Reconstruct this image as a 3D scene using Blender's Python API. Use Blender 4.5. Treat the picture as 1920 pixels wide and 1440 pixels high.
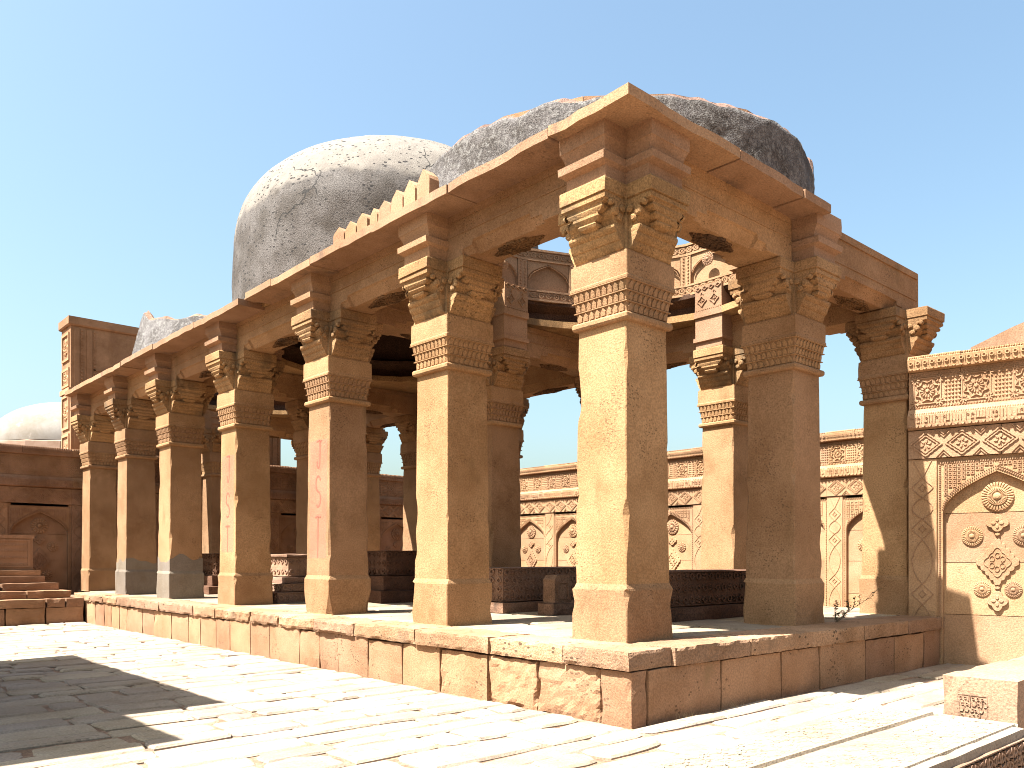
import bpy, math, random
from mathutils import Vector, Matrix, noise

for o in list(bpy.data.objects):
    bpy.data.objects.remove(o, do_unlink=True)
scene = bpy.context.scene
COL = scene.collection
R = math.radians
PI = math.pi
rnd = random.Random(7)

# ------------------------------------------------------------------ camera
cam_d = bpy.data.cameras.new('camera')
cam = bpy.data.objects.new('camera', cam_d)
COL.objects.link(cam)
CAM = Vector((-4.247, -3.525, 1.1))
cam.location = CAM
cam.rotation_euler = (R(90), 0, -math.atan2(.6701, .7423))
cam_d.sensor_width = 36
cam_d.lens = 1561.8 / 1920 * 36
cam_d.shift_y = 327.5 / 1920
cam_d.clip_start = .05
cam_d.clip_end = 5000
scene.camera = cam

# ------------------------------------------------------------------ sky and sun
SUN = Vector((.53, -.13, -1)).normalized()       # the way the light travels
w = bpy.data.worlds.new('World')
scene.world = w
w.use_nodes = True
nt = w.node_tree
bg = nt.nodes['Background']
sky = nt.nodes.new('ShaderNodeTexSky')
sky.sky_type = 'NISHITA'
sky.sun_disc = False
sky.sun_elevation = math.asin(-SUN.z)
sky.sun_rotation = math.atan2(-SUN.x, -SUN.y)
sky.altitude = 0
sky.air_density = 1.25
sky.dust_density = 3.9
sky.ozone_density = 1.0
tint = nt.nodes.new('ShaderNodeMix')            # white balance of the whole sky
tint.data_type = 'RGBA'
tint.blend_type = 'MULTIPLY'
tint.inputs[0].default_value = 1
tint.inputs[7].default_value = (.90, 1.0, .97, 1)
nt.links.new(sky.outputs[0], tint.inputs[6])
nt.links.new(tint.outputs[2], bg.inputs[0])
bg.inputs[1].default_value = .053
sl = bpy.data.lights.new('sun', 'SUN')
sl.energy = 5.0
sl.angle = R(.53)
sl.color = (1, .985, .955)
sun = bpy.data.objects.new('sun', sl)
COL.objects.link(sun)
sun.location = (-12, 4, 20)
sun.rotation_euler = SUN.to_track_quat('-Z', 'Y').to_euler()
vs = scene.view_settings
vs.view_transform = 'Standard'
vs.look = 'None'
vs.gamma = 1
vs.exposure = 2.43
vs.use_curve_mapping = False
scene.render.engine = 'CYCLES'
scene.cycles.max_bounces = 5
scene.cycles.diffuse_bounces = 3
scene.cycles.filter_width = 1.0
scene.cycles.glossy_bounces = 1

# ------------------------------------------------------------------ materials
def stone(name, col, var=.18, dark=None, pit=.5, pits=34, bump=.5, stain=0, staincol=(.05, .04, .032),
          rnd_tint=.12, fine=70, rough=.92, low=None, blotch=1.3, warm=True, pr=(.02, .32), speck=None, grain=1., k0=(.40, .385, .37), streak=.55, crack=0):
    k = (.415, .365, .37) if warm else k0
    col = tuple(c * q for c, q in zip(col, k))
    m = bpy.data.materials.new(name)
    m.use_nodes = True
    t = m.node_tree
    N, L = t.nodes, t.links
    b = N['Principled BSDF']
    b.inputs['Roughness'].default_value = rough
    b.inputs['Specular IOR Level'].default_value = .15
    geo = N.new('ShaderNodeNewGeometry')
    P = geo.outputs['Position']

    def nz(scale, detail=5, roughn=.6, vec=P):
        n = N.new('ShaderNodeTexNoise')
        n.inputs['Scale'].default_value = scale
        n.inputs['Detail'].default_value = detail
        n.inputs['Roughness'].default_value = roughn
        L.new(vec, n.inputs['Vector'])
        return n.outputs['Fac']

    def ramp(x, a, bb, ca=0., cb=1.):
        r = N.new('ShaderNodeMapRange')
        r.interpolation_type = 'SMOOTHSTEP'
        r.inputs['From Min'].default_value = a
        r.inputs['From Max'].default_value = bb
        r.inputs['To Min'].default_value = ca
        r.inputs['To Max'].default_value = cb
        L.new(x, r.inputs['Value'])
        return r.outputs[0]

    def mix(f, a, bb, mode='MIX'):
        x = N.new('ShaderNodeMix')
        x.data_type = 'RGBA'
        x.blend_type = mode
        x.clamp_factor = True
        if isinstance(f, (int, float)): x.inputs[0].default_value = f
        else: L.new(f, x.inputs[0])
        for s, v in ((6, a), (7, bb)):
            if isinstance(v, tuple): x.inputs[s].default_value = (*v, 1)
            else: L.new(v, x.inputs[s])
        return x.outputs[2]

    def mth(op, a, bb):
        x = N.new('ShaderNodeMath')
        x.operation = op
        for s, v in ((0, a), (1, bb)):
            if isinstance(v, (int, float)): x.inputs[s].default_value = v
            else: L.new(v, x.inputs[s])
        return x.outputs[0]

    dark = dark or tuple(c * (1 - var * 1.6) * k for c, k in zip(col, (1, .93, .84)))
    lite = tuple(min(.85, c * (1 + var * .7)) for c in col)
    n1 = nz(blotch, 4, .62)
    n2 = nz(6.5, 3, .65)
    n3 = nz(fine, 1, .7)
    c = mix(ramp(n1, .36, .66), dark, lite)
    c = mix(ramp(n2, .35, .7, 0, .45), c, col)
    g = ramp(n3, .25, .75, 1 - var * 1.7 * grain, 1 + var * 1.0 * grain)
    gm = N.new('ShaderNodeCombineColor')
    for i in range(3): L.new(g, gm.inputs[i])
    c = mix(1, c, gm.outputs[0], 'MULTIPLY')
    if speck:
        c = mix(ramp(nz(speck[0], 2, .75), .48, .66, 0, .55), c, speck[1])
    if low:
        # bleached cap / grey body: the plaster's own colour, cut by a ragged weather line
        sp = N.new('ShaderNodeSeparateXYZ')
        L.new(P, sp.inputs[0])
        zz = mth('ADD', sp.outputs[2], mth('MULTIPLY', nz(.62, 5, .62), low[1]))
        c = mix(ramp(zz, low[0] - .05, low[0] + .17), c, mix(ramp(n2, .3, .75), low[2], low[3]))
    hgt = mth('MULTIPLY', n3, .5)
    if pit:
        mp = N.new('ShaderNodeMapping')
        mp.inputs['Scale'].default_value = (1, 1, 1.7)
        L.new(P, mp.inputs['Vector'])
        v = N.new('ShaderNodeTexVoronoi')
        v.inputs['Scale'].default_value = pits
        v.inputs['Randomness'].default_value = 1
        L.new(mp.outputs[0], v.inputs['Vector'])
        sz = ramp(nz(3.1, 1, .7), .38, .75, *pr)
        pm = mth('LESS_THAN', v.outputs['Distance'], sz)
        pmf = mth('MULTIPLY', pm, pit)
        c = mix(pmf, c, tuple(k * .3 for k in col))
        hgt = mth('SUBTRACT', hgt, mth('MULTIPLY', pm, .9 * pit))
    if stain:
        mp2 = N.new('ShaderNodeMapping')
        mp2.inputs['Scale'].default_value = (1, 1, streak)
        L.new(P, mp2.inputs['Vector'])
        s1 = nz(1.9, 5, .68, mp2.outputs[0])
        sf = ramp(s1, .62 - stain * .2, .80 - stain * .2, 0, .9)
        c = mix(sf, c, staincol)
    if crack:
        wv = N.new('ShaderNodeTexNoise'); wv.inputs['Scale'].default_value = 3.5; wv.inputs['Detail'].default_value = 3
        L.new(P, wv.inputs['Vector'])
        va = N.new('ShaderNodeVectorMath'); va.operation = 'MULTIPLY_ADD'; va.inputs[1].default_value = (.35, .35, .35)
        L.new(wv.outputs['Color'], va.inputs[0]); L.new(P, va.inputs[2])
        ve = N.new('ShaderNodeTexVoronoi'); ve.feature = 'DISTANCE_TO_EDGE'; ve.inputs['Scale'].default_value = crack
        L.new(va.outputs[0], ve.inputs['Vector'])
        ck = mth('MULTIPLY', mth('LESS_THAN', ve.outputs['Distance'], .009), ramp(nz(.8, 1), .50, .53))
        c = mix(ck, c, (.03, .027, .024))
        hgt = mth('SUBTRACT', hgt, ck)
    if rnd_tint:
        oi = N.new('ShaderNodeObjectInfo')
        rr = ramp(oi.outputs['Random'], 0, 1, 1 - rnd_tint, 1 + rnd_tint * .6)
        rc = N.new('ShaderNodeCombineColor')
        L.new(rr, rc.inputs[0])
        L.new(mth('MULTIPLY', rr, ramp(oi.outputs['Random'], 0, 1, .99, 1.0)), rc.inputs[1])
        L.new(mth('MULTIPLY', rr, ramp(oi.outputs['Random'], 0, 1, 1.03, .95)), rc.inputs[2])
        c = mix(1, c, rc.outputs[0], 'MULTIPLY')
    bp = N.new('ShaderNodeBump')
    bp.inputs['Strength'].default_value = bump
    bp.inputs['Distance'].default_value = .012
    L.new(hgt, bp.inputs['Height'])
    L.new(c, b.inputs['Base Color'])
    L.new(bp.outputs[0], b.inputs['Normal'])
    return m

M = {}
M['yellow'] = stone('golden_limestone', (.66, .435, .215), .14, pit=.65, pits=32, stain=.2, staincol=(.15, .09, .04))
M['bracket'] = stone('bracket_limestone', (.65, .43, .195), .2, pit=.6, pits=24, stain=.55, staincol=(.10, .065, .035))
M['pink'] = stone('pink_sandstone', (.65, .435, .245), .12, pit=.4, pits=26, stain=.05, staincol=(.22, .14, .09))
M['eave'] = stone('eave_sandstone', (.65, .435, .245), .12, pit=.4, pits=22, stain=.42, staincol=(.10, .065, .045))
M['wall'] = stone('wall_sandstone', (.77, .525, .29), .12, pit=.3, pits=26, stain=.04, staincol=(.25, .15, .09))
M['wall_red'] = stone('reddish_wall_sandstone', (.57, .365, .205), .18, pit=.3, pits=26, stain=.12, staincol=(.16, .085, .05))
M['riser'] = stone('riser_limestone', (.66, .42, .235), .13, pit=.7, pits=20, stain=.08, staincol=(.2, .12, .06), rnd_tint=.14)
M['cap'] = stone('cap_limestone', (.64, .43, .25), .18, pit=.95, pits=15, bump=.9, stain=.18, staincol=(.13, .085, .055), rnd_tint=.2)
M['paving'] = stone('paving_limestone', warm=False, k0=(.42, .38, .33), col=(.58, .515, .45), var=.11, pit=.45, pits=20, stain=.03, staincol=(.3, .21, .14), rnd_tint=.12)
M['floor'] = stone('platform_floor_stone', warm=False, k0=(.40, .36, .31), col=(.58, .49, .40), var=.12, pit=.5, pits=16, stain=.1, staincol=(.27, .18, .11), rnd_tint=.15)
M['earth'] = stone('dusty_earth', (.47, .34, .225), .22, pit=0, stain=.1, staincol=(.18, .11, .065), rnd_tint=0, blotch=4)
M['tomb'] = stone('tomb_sandstone', (.58, .40, .26), .15, pit=.4, pits=30, stain=.05, staincol=(.25, .16, .1))
M['tomb_dark'] = stone('weathered_shaded_tomb_stone', (.27, .155, .09), .25, pit=.4, pits=26, stain=.45, staincol=(.035, .024, .018))  # grime stains; the pavilion's shade is put into the dark base colour
M['tomb_mid'] = stone('grimy_shaded_tomb_stone', (.47, .31, .19), .22, pit=.4, pits=26, stain=.35, staincol=(.06, .04, .028))  # grime, plus some of the tomb side's shade in the base colour
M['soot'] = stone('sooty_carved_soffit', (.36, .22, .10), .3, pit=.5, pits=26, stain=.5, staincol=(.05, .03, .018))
M['dark'] = stone('dark_masonry', (.17, .10, .06), .3, pit=.4, pits=18, stain=.35, staincol=(.03, .02, .016))
M['rubble'] = stone('rubble_core', (.45, .31, .22), .3, pit=.8, pits=9, bump=1.2, stain=.2)
M['cement'] = stone('grey_cement', warm=False, col=(.38, .325, .27), var=.1, pit=.2, pits=30, stain=.02)
M['dome'] = stone('dome_plaster', warm=False, col=(.215, .197, .183), var=.25, pit=1, pits=12, pr=(.15, .31), bump=1.2, stain=.08, staincol=(.13, .115, .105),
                  rnd_tint=0, crack=1.1, low=(7.12, 2.5, (.125, .107, .089), (.16, .14, .116)), blotch=2.2)
M['drum'] = stone('ruined_dome_plaster', warm=False, streak=.16, speck=(20, (.175, .165, .15)), col=(.235, .22, .215), var=.3, pit=.6, pits=14, bump=1.1, stain=.45, staincol=(.04, .038, .04),
                  rnd_tint=0, blotch=3.0)
M['farwhite'] = stone('far_whitewash', warm=False, col=(.46, .43, .385), var=.12, pit=0, stain=.15, staincol=(.4, .34, .28), rnd_tint=0, blotch=.5)
M['fartan'] = stone('far_tan_stone', (.55, .42, .30), .12, pit=0, rnd_tint=0)

def flat(name, col, rough=.9):
    m = bpy.data.materials.new(name)
    m.use_nodes = True
    t = m.node_tree
    b = t.nodes['Principled BSDF']
    n = t.nodes.new('ShaderNodeTexNoise')
    n.inputs['Scale'].default_value = 30
    mx = t.nodes.new('ShaderNodeMix')
    mx.data_type = 'RGBA'
    mx.inputs[6].default_value = (*[c * .7 for c in col], 1)
    mx.inputs[7].default_value = (*[c * 1.2 for c in col], 1)
    t.links.new(n.outputs['Fac'], mx.inputs[0])
    t.links.new(mx.outputs[2], b.inputs['Base Color'])
    b.inputs['Roughness'].default_value = rough
    b.inputs['Specular IOR Level'].default_value = .2
    return m
M['leaf'] = flat('weed_leaf', (.09, .085, .03))
M['twig'] = flat('weed_twig', (.12, .075, .04))
M['straw'] = flat('dry_straw', (.42, .30, .15))

def spray(name, col, strength):
    m = bpy.data.materials.new(name)
    m.use_nodes = True
    t = m.node_tree
    b = t.nodes['Principled BSDF']
    b.inputs['Base Color'].default_value = (*col, 1)
    b.inputs['Roughness'].default_value = .9
    n = t.nodes.new('ShaderNodeTexNoise')
    n.inputs['Scale'].default_value = 28
    n.inputs['Detail'].default_value = 6
    r = t.nodes.new('ShaderNodeMapRange')
    r.inputs['From Min'].default_value = .3
    r.inputs['From Max'].default_value = .7
    r.inputs['To Min'].default_value = strength * .45
    r.inputs['To Max'].default_value = strength
    t.links.new(n.outputs['Fac'], r.inputs['Value'])
    t.links.new(r.outputs[0], b.inputs['Alpha'])
    return m
M['spray'] = spray('faded_red_spray', (.34, .075, .045), .7)
M['wash'] = spray('pink_spray_dust', (.40, .17, .125), .32)

# ------------------------------------------------------------------ mesh helpers
class MB:
    def __init__(s): s.v, s.f = [], []
    def add(s, vs, fs):
        k = len(s.v)
        s.v += [tuple(p) for p in vs]
        s.f += [tuple(i + k for i in q) for q in fs]
    def box(s, x0, x1, y0, y1, z0, z1):
        s.add([(x0, y0, z0), (x1, y0, z0), (x1, y1, z0), (x0, y1, z0), (x0, y0, z1), (x1, y0, z1), (x1, y1, z1), (x0, y1, z1)],
              [(3, 2, 1, 0), (4, 5, 6, 7), (0, 1, 5, 4), (1, 2, 6, 5), (2, 3, 7, 6), (3, 0, 4, 7)])
    def loft(s, rings, cap0=True, cap1=True, closed=True):
        n = len(rings[0])
        vs = [p for r in rings for p in r]
        fs = []
        for i in range(len(rings) - 1):
            for j in range(n if closed else n - 1):
                a, b = i * n + j, i * n + (j + 1) % n
                fs.append((a, b, b + n, a + n))
        if cap0: fs.append(tuple(range(n - 1, -1, -1)))
        if cap1: fs.append(tuple(range((len(rings) - 1) * n, len(rings) * n)))
        s.add(vs, fs)
    def prism(s, poly, z0, z1):
        s.loft([[(x, y, z0) for x, y in poly], [(x, y, z1) for x, y in poly]])
    # relief work in wall coordinates: a to the right, b up, c out of the wall (stored as x, z, -y)
    def plate(s, poly, c0, c1, taper=0):
        n = len(poly)
        ca, cb = sum(p[0] for p in poly) / n, sum(p[1] for p in poly) / n
        top = [(ca + (a - ca) * (1 - taper), cb + (b - cb) * (1 - taper)) for a, b in poly]
        s.loft([[(a, -c0, b) for a, b in poly], [(a, -c1, b) for a, b in top]], cap0=False)
    def ring(s, po, pi, c0, c1):
        n = len(po)
        vs = [(a, -c0, b) for a, b in po] + [(a, -c1, b) for a, b in po] + [(a, -c1, b) for a, b in pi] + [(a, -c0, b) for a, b in pi]
        fs = []
        for j in range(n):
            k = (j + 1) % n
            for q in range(3):
                fs.append((q * n + j, q * n + k, (q + 1) * n + k, (q + 1) * n + j))
        s.add(vs, fs)
    def line(s, pts, wd, c0, c1, closed=False):
        n = len(pts)
        o, i = [], []
        for k in range(n):
            p = pts[k]
            a = pts[(k - 1) % n] if (closed or k > 0) else p
            b = pts[(k + 1) % n] if (closed or k < n - 1) else p
            dx, dy = b[0] - a[0], b[1] - a[1]
            l = math.hypot(dx, dy) or 1
            nx, ny = -dy / l * wd / 2, dx / l * wd / 2
            o.append((p[0] + nx, p[1] + ny)); i.append((p[0] - nx, p[1] - ny))
        rings = [[(a, -c0, b) for a, b in o], [(a * .75 + x * .25, -c1, b * .75 + y * .25) for (a, b), (x, y) in zip(o, i)],
                 [(a * .25 + x * .75, -c1, b * .25 + y * .75) for (a, b), (x, y) in zip(o, i)], [(a, -c0, b) for a, b in i]]
        s.loft(rings, False, False, closed)
    def mesh(s, name, smooth=False):
        me = bpy.data.meshes.new(name)
        me.from_pydata(s.v, [], s.f)
        me.validate(); me.update()
        if smooth:
            for p in me.polygons: p.use_smooth = True
        return me
    def rough(s, amp, freq, seed=0):
        off = Vector((seed * 3.7, seed * 1.3, seed * 2.1))
        s.v = [tuple(Vector(p) + noise.noise_vector(Vector(p) * freq + off) * amp) for p in s.v]
        return s

def obj(name, data, mat=None, parent=None, loc=(0, 0, 0), rot=None, kind=None, label=None, cat=None, group=None):
    if isinstance(data, MB): data = data.mesh(name)
    o = bpy.data.objects.new(name, data)
    COL.objects.link(o)
    o.location = loc
    if rot is not None: o.rotation_euler = rot
    if mat is not None:
        if len(data.materials) == 0:
            data.materials.append(M[mat])
        if data.materials[0] != M[mat]:
            o.material_slots[0].link = 'OBJECT'
            o.material_slots[0].material = M[mat]
    if parent: o.parent = parent
    if kind: o['kind'] = kind
    if label: o['label'] = label
    if cat: o['category'] = cat
    if group: o['group'] = group
    return o

def thing(name, label, cat, loc=(0, 0, 0), rz=0, group=None):
    return obj(name, None, None, None, loc, (0, 0, rz), None, label, cat, group)

def nz(p, f=1., seed=0):
    return noise.noise(Vector((p[0] * f + seed * 7.13, p[1] * f - seed * 3.3, p[2] * f + seed * 1.7)))

def sbox(dx, dy, dz, n=(4, 2, 2), amp=.006, chip=.02, seed=0, freq=6):
    """a stone block centred on its base: gridded faces, uneven, with worn edges"""
    b = MB()
    idx = {}
    nx, ny, nn = n
    def vert(i, j, k):
        key = (i, j, k)
        if key in idx: return idx[key]
        p = Vector(((i / nx - .5) * dx, (j / ny - .5) * dy, k / nn * dz))
        q = p + Vector((seed * 5.1, seed * 2.3, seed * 1.1))
        d = noise.noise_vector(q * freq) * amp
        ext = (i in (0, nx)) + (j in (0, ny)) + (k in (0, nn))
        if ext >= 2:
            c = .25 * chip + max(0, noise.noise(q * 9.3)) * chip * 1.6
            if i in (0, nx): d.x -= math.copysign(c, p.x)
            if j in (0, ny): d.y -= math.copysign(c, p.y)
            if k == nn: d.z -= c
        b.v.append(tuple(p + d))
        idx[key] = len(b.v) - 1
        return idx[key]
    def quad(*q): b.f.append(tuple(vert(*x) for x in q))
    for i in range(nx):
        for j in range(ny):
            quad((i, j, nn), (i + 1, j, nn), (i + 1, j + 1, nn), (i, j + 1, nn))
            quad((i, j + 1, 0), (i + 1, j + 1, 0), (i + 1, j, 0), (i, j, 0))
        for k in range(nn):
            quad((i, 0, k), (i + 1, 0, k), (i + 1, 0, k + 1), (i, 0, k + 1))
            quad((i + 1, ny, k), (i, ny, k), (i, ny, k + 1), (i + 1, ny, k + 1))
    for j in range(ny):
        for k in range(nn):
            quad((0, j + 1, k), (0, j, k), (0, j, k + 1), (0, j + 1, k + 1))
            quad((nx, j, k), (nx, j + 1, k), (nx, j + 1, k + 1), (nx, j, k + 1))
    return b

def circ(cx, cy, r, n=16, a0=0, sy=1):
    return [(cx + r * math.cos(a0 + 2 * PI * i / n), cy + r * sy * math.sin(a0 + 2 * PI * i / n)) for i in range(n)]

def cusp(cx, cy, hw, hh, n=3, depth=.1):
    """a diamond whose four sides are cut into small lobes"""
    out = []
    cs = [(hw, 0), (0, hh), (-hw, 0), (0, -hh)]
    for q in range(4):
        (x0, y0), (x1, y1) = cs[q], cs[(q + 1) % 4]
        for i in range(n * 4):
            t = i / (n * 4)
            k = 1 - depth * (1 - abs(math.sin(PI * t * n)))
            out.append((cx + (x0 + (x1 - x0) * t) * k, cy + (y0 + (y1 - y0) * t) * k))
    return out

def star(cx, cy, r, n=4, dep=.4, a0=0, m=6):
    return [(cx + r * (1 - dep * abs(math.sin(n * .5 * (2 * PI * i / (n * m))))) * math.cos(a0 + 2 * PI * i / (n * m)),
             cy + r * (1 - dep * abs(math.sin(n * .5 * (2 * PI * i / (n * m))))) * math.sin(a0 + 2 * PI * i / (n * m))) for i in range(n * m)]

def petals(b, cx, cy, r0, r1, n, wd, c0, c1, a0=0):
    for i in range(n):
        a = a0 + 2 * PI * i / n
        ux, uy = math.cos(a), math.sin(a)
        pts = []
        for t in range(8):
            th = 2 * PI * t / 8
            rr = (r0 + r1) / 2 + (r1 - r0) / 2 * math.cos(th)
            ww = wd / 2 * math.sin(th)
            pts.append((cx + ux * rr - uy * ww, cy + uy * rr + ux * ww))
        b.plate(pts, c0, c1, .25)

def rosette(r, np_, depth=.035):
    b = MB()
    m = np_ * 4
    prof = [(1.0, 0, 0), (1.0, .45, 0), (.95, .62, .22), (.8, .75, .3), (.62, .7, .12), (.6, .95, 0), (.5, 1.1, .25), (.34, 1.1, .3), (.26, .9, .1), (.24, 1.25, 0), (.12, 1.5, 0), (.0, 1.55, 0)]
    rings = []
    for rr, hh, md in prof:
        ring = []
        for i in range(m):
            a = 2 * PI * i / m
            s = abs(math.sin(np_ * a / 2))
            ring.append((rr * r * (1 - (.03 * (1 - s) if rr > .9 else 0)) * math.cos(a), -depth * (hh - md * (1 - s) ** 2 * 1.6), rr * r * math.sin(a)))
        rings.append(ring)
    b.loft(rings, False, False)
    return b

# ================================================================== GROUND
g = MB()
g.add([(-900, -900, -.06), (900, -900, -.06), (900, 900, -.06), (-900, 900, -.06)], [(0, 1, 2, 3)])
obj('ground', g, 'earth', kind='structure')

FWD = Vector((.6701, .7423)); RGT = Vector((.7423, -.6701))
def project(x, y, z):
    d = Vector((x - CAM.x, y - CAM.y))
    dep = d.dot(FWD)
    if dep < .3: return None
    return 960 + 1561.8 * d.dot(RGT) / dep, 1047.5 + 1561.8 * (CAM.z - z) / dep, dep

def slab_mesh(w_, d_, seed, hgt=.07, k=3):
    """paving stone: uneven outline, worn top edge"""
    r = random.Random(seed)
    pts = []
    cs = [(-w_ / 2, -d_ / 2), (w_ / 2, -d_ / 2), (w_ / 2, d_ / 2), (-w_ / 2, d_ / 2)]
    cs = [(x + r.uniform(-.02, .02), y + r.uniform(-.018, .018)) for x, y in cs]
    for q in range(4):
        (x0, y0), (x1, y1) = cs[q], cs[(q + 1) % 4]
        for i in range(k):
            t = i / k
            j = .016 if i else .03
            sgn = -abs(r.gauss(0, j)) if i == 0 else r.uniform(-j, j * .4)
            x, y = x0 + (x1 - x0) * t, y0 + (y1 - y0) * t
            l = math.hypot(x, y) or 1
            pts.append((x + x / l * sgn, y + y / l * sgn))
    b = MB()
    def ins(e): return [(x - math.copysign(min(e, abs(x)), x), y - math.copysign(min(e, abs(y)), y)) for x, y in pts]
    b.loft([[(x, y, -hgt) for x, y in pts], [(x, y, -.016) for x, y in pts],
            [(x, y, -.003 + r.uniform(-.004, .003)) for x, y in ins(.014)]], cap0=False)
    return b

pave = obj('pavement', None, kind='structure')
bed = MB()
bed.add([(-11, -6, -.021), (7.4, -6, -.021), (7.4, 0.3, -.021), (0.3, .3, -.021), (.3, 14.5, -.021), (-11, 14.5, -.021)], [(0, 1, 2, 3, 4, 5)])
obj('joint_earth', bed, 'earth', pave, kind='stuff')
stones = []
y = -5.6
rs = random.Random(21)
rows = []
while y < -.06:
    d = rs.choice([.24, .28, .33, .38, .44, .30])
    if y + d > -.1: d = -.02 - y
    rows.append((y, d)); y += d
y = -.02
while y < 12.25:
    d = rs.choice([.22, .26, .30, .34, .40, .28])
    if y + d > 12.15: d = 12.27 - y
    rows.append((y, d)); y += d
for (y, d) in rows:
    x = (-9.5 if y < 6 else -6.5) - rs.random() * .5
    xe = 6.8 if y < -.03 else -.035
    while x < xe - .12:
        l = rs.uniform(.36, .92)
        if rs.random() < .2: l = rs.uniform(.25, .4)
        if x + l > xe - .18: l = xe - x
        gap = rs.uniform(.007, .02)
        # leave out what the near tomb, the block tomb and the right wall stand on
        xc, yc = x + l / 2, y + d / 2
        skip = (5.1 + .177 * -yc < x + .05) if yc < 0 else False
        if not skip:
            p = project(xc, yc, 0)
            area = -1
            if p and -150 < p[0] < 2070 and p[1] < 1560:
                area = l * d * (1561.8 / p[2]) ** 2 * 1.1 / p[2]
            dz = rs.gauss(0, .004)
            if rs.random() < .04: dz -= .008
            stones.append((area, xc, yc, l - gap, d - gap * 1.3, dz, rs.randrange(10 ** 6), rs.uniform(-.012, .012), rs.uniform(-.012, .012), rs.uniform(-.02, .02)))
        x += l
stones.sort(key=lambda s: -s[0])
rest = MB()
for i, (ar, xc, yc, l, d, dz, sd, rx, ry, rz) in enumerate(stones):
    mbs = slab_mesh(l, d, sd, k=4 if ar > 4000 else 3)
    if i < 300 and ar > 0:
        obj('paving_stone', mbs, 'paving', pave, (xc, yc, dz), (rx, ry, rz))
    else:
        rest.add([(p[0] + xc, p[1] + yc, p[2] + dz) for p in mbs.v], mbs.f)
obj('outer_paving', rest, 'paving', pave, kind='stuff')

# ================================================================== PAVILION
ZP = .487
YS = [.665, 2.79, 4.925, 7.374, 9.753, 11.814, 13.973]
XS = [.68, 3.05, 5.33]
pav = thing('pillared_pavilion', 'long golden stone pavilion with square pillars, deep eaves and domes on a low platform', 'pavilion')

# --- platform: core, riser blocks, cap stones, floor slabs
core = MB(); core.box(.06, 6.2, .06, 15.0, -.05, .40)
plinth = obj('plinth', core, 'earth', pav)
rp = random.Random(5)
y = 0
i = 0
marks = []
while y < 12.4:
    l = rp.choice([.42, .5, .62, .7, .36, .56])
    if y == 0: l = .28
    if 12.4 - (y + l) < .3: l = 12.4 - y
    marks.append((y, l)); y += l
for i, (y, l) in enumerate(marks):
    h = .372 + rp.uniform(-.01, .004)
    b = sbox(.16, l - rp.uniform(.004, .016), h, ((2, 6, 4) if y < 5 else (1, 4, 3)) if i not in (1, 2) else (3, 16, 12), .005 if i not in (1, 2) else .011, .010 if i not in (1, 2) else .02, i, 5 if i not in (1, 2) else 15)
    obj('riser_block', b, 'riser', plinth, (.08 + rp.uniform(-.006, .004), y + l / 2, -.02))
x = 0.165
i = 0
while x < 5.12:
    l = rp.choice([.62, .75, .85, .7])
    if 5.12 - (x + l) < .35: l = 5.12 - x
    b = sbox(l - .012, .16, .372 + rp.uniform(-.01, .004), (6, 2, 4), .005, .012, 40 + i, 5)
    obj('riser_block', b, 'riser', plinth, (x + l / 2, .08 + rp.uniform(-.005, .003), -.02))
    x += l; i += 1
# cap stones, left edge (their top faces make the front of the floor)
y = .0
i = 0
while y < 13.0:
    l = rp.choice([.8, 1.0, 1.25, .7, .95])
    if i == 0: l = .62
    if 13 - (y + l) < .4: l = 13 - y
    worn = i in (4, 5, 6, 7) or y > 10
    b = sbox(.46, l - .006, .130, (5, max(8, int(l * 26)), 5), .006 if not worn else .012, .012 if not worn else .032, 80 + i, 13)
    obj('cap_stone', b, 'cap', plinth, (.205 + rp.uniform(-.012, .004), y + l / 2, .358 + rp.uniform(-.004, .003)))
    y += l; i += 1
x = .425
i = 0
while x < 5.15:
    l = rp.choice([.62, .8, .95, .72])
    if 5.15 - (x + l) < .4: l = 5.15 - x
    b = sbox(l - .006, .46, .130, (max(8, int(l * 24)), 5, 5), .005, .011, 120 + i, 13)
    obj('cap_stone', b, 'cap', plinth, (x + l / 2, .205 + rp.uniform(-.008, .004), .358 + rp.uniform(-.004, .003)))
    x += l; i += 1
# floor slabs
y = .43
k = 0
while y < 14.9:
    d = rp.uniform(.5, .72)
    x = .43
    while x < 6.1:
        l = rp.uniform(.6, 1.1)
        if 6.1 - (x + l) < .3: l = 6.1 - x
        b = slab_mesh(l - .012, d - .012, 5000 + k)
        obj('floor_slab', b, 'floor', plinth, (x + l / 2, y + d / 2, ZP + rp.gauss(-.006, .005)), (rp.uniform(-.006, .006), rp.uniform(-.006, .006), 0))
        x += l; k += 1
    y += d

# --- columns
HB, HS0, HS1 = .275, .256, .238
def oct_ring(h, z, c, seed, amp=1.):
    out = []
    for q in range(4):
        sx, sy = [(1, -1), (1, 1), (-1, 1), (-1, -1)][q]
        cc = c + max(0, noise.noise(Vector((seed * 3 + q * 7.7, z * 4.5, 1.3))) - .14) * .075 * amp
        a, b_ = (sx * (h - cc), sy * h), (sx * h, sy * (h - cc))
        pr = [a, b_] if q in (0, 2) else [b_, a]
        # counter-clockwise order
        if q == 0: pr = [(h - cc, -h), (h, -h + cc)]
        if q == 1: pr = [(h, h - cc), (h - cc, h)]
        if q == 2: pr = [(-h + cc, h), (-h, h - cc)]
        if q == 3: pr = [(-h, -h + cc), (-h + cc, -h)]
        out += [(px + noise.noise(Vector((px * 3, py * 3, z * 3 + seed))) * .003, py + noise.noise(Vector((px * 3 + 9, py * 3, z * 3 + seed))) * .003, z) for px, py in pr]
    return out

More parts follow.
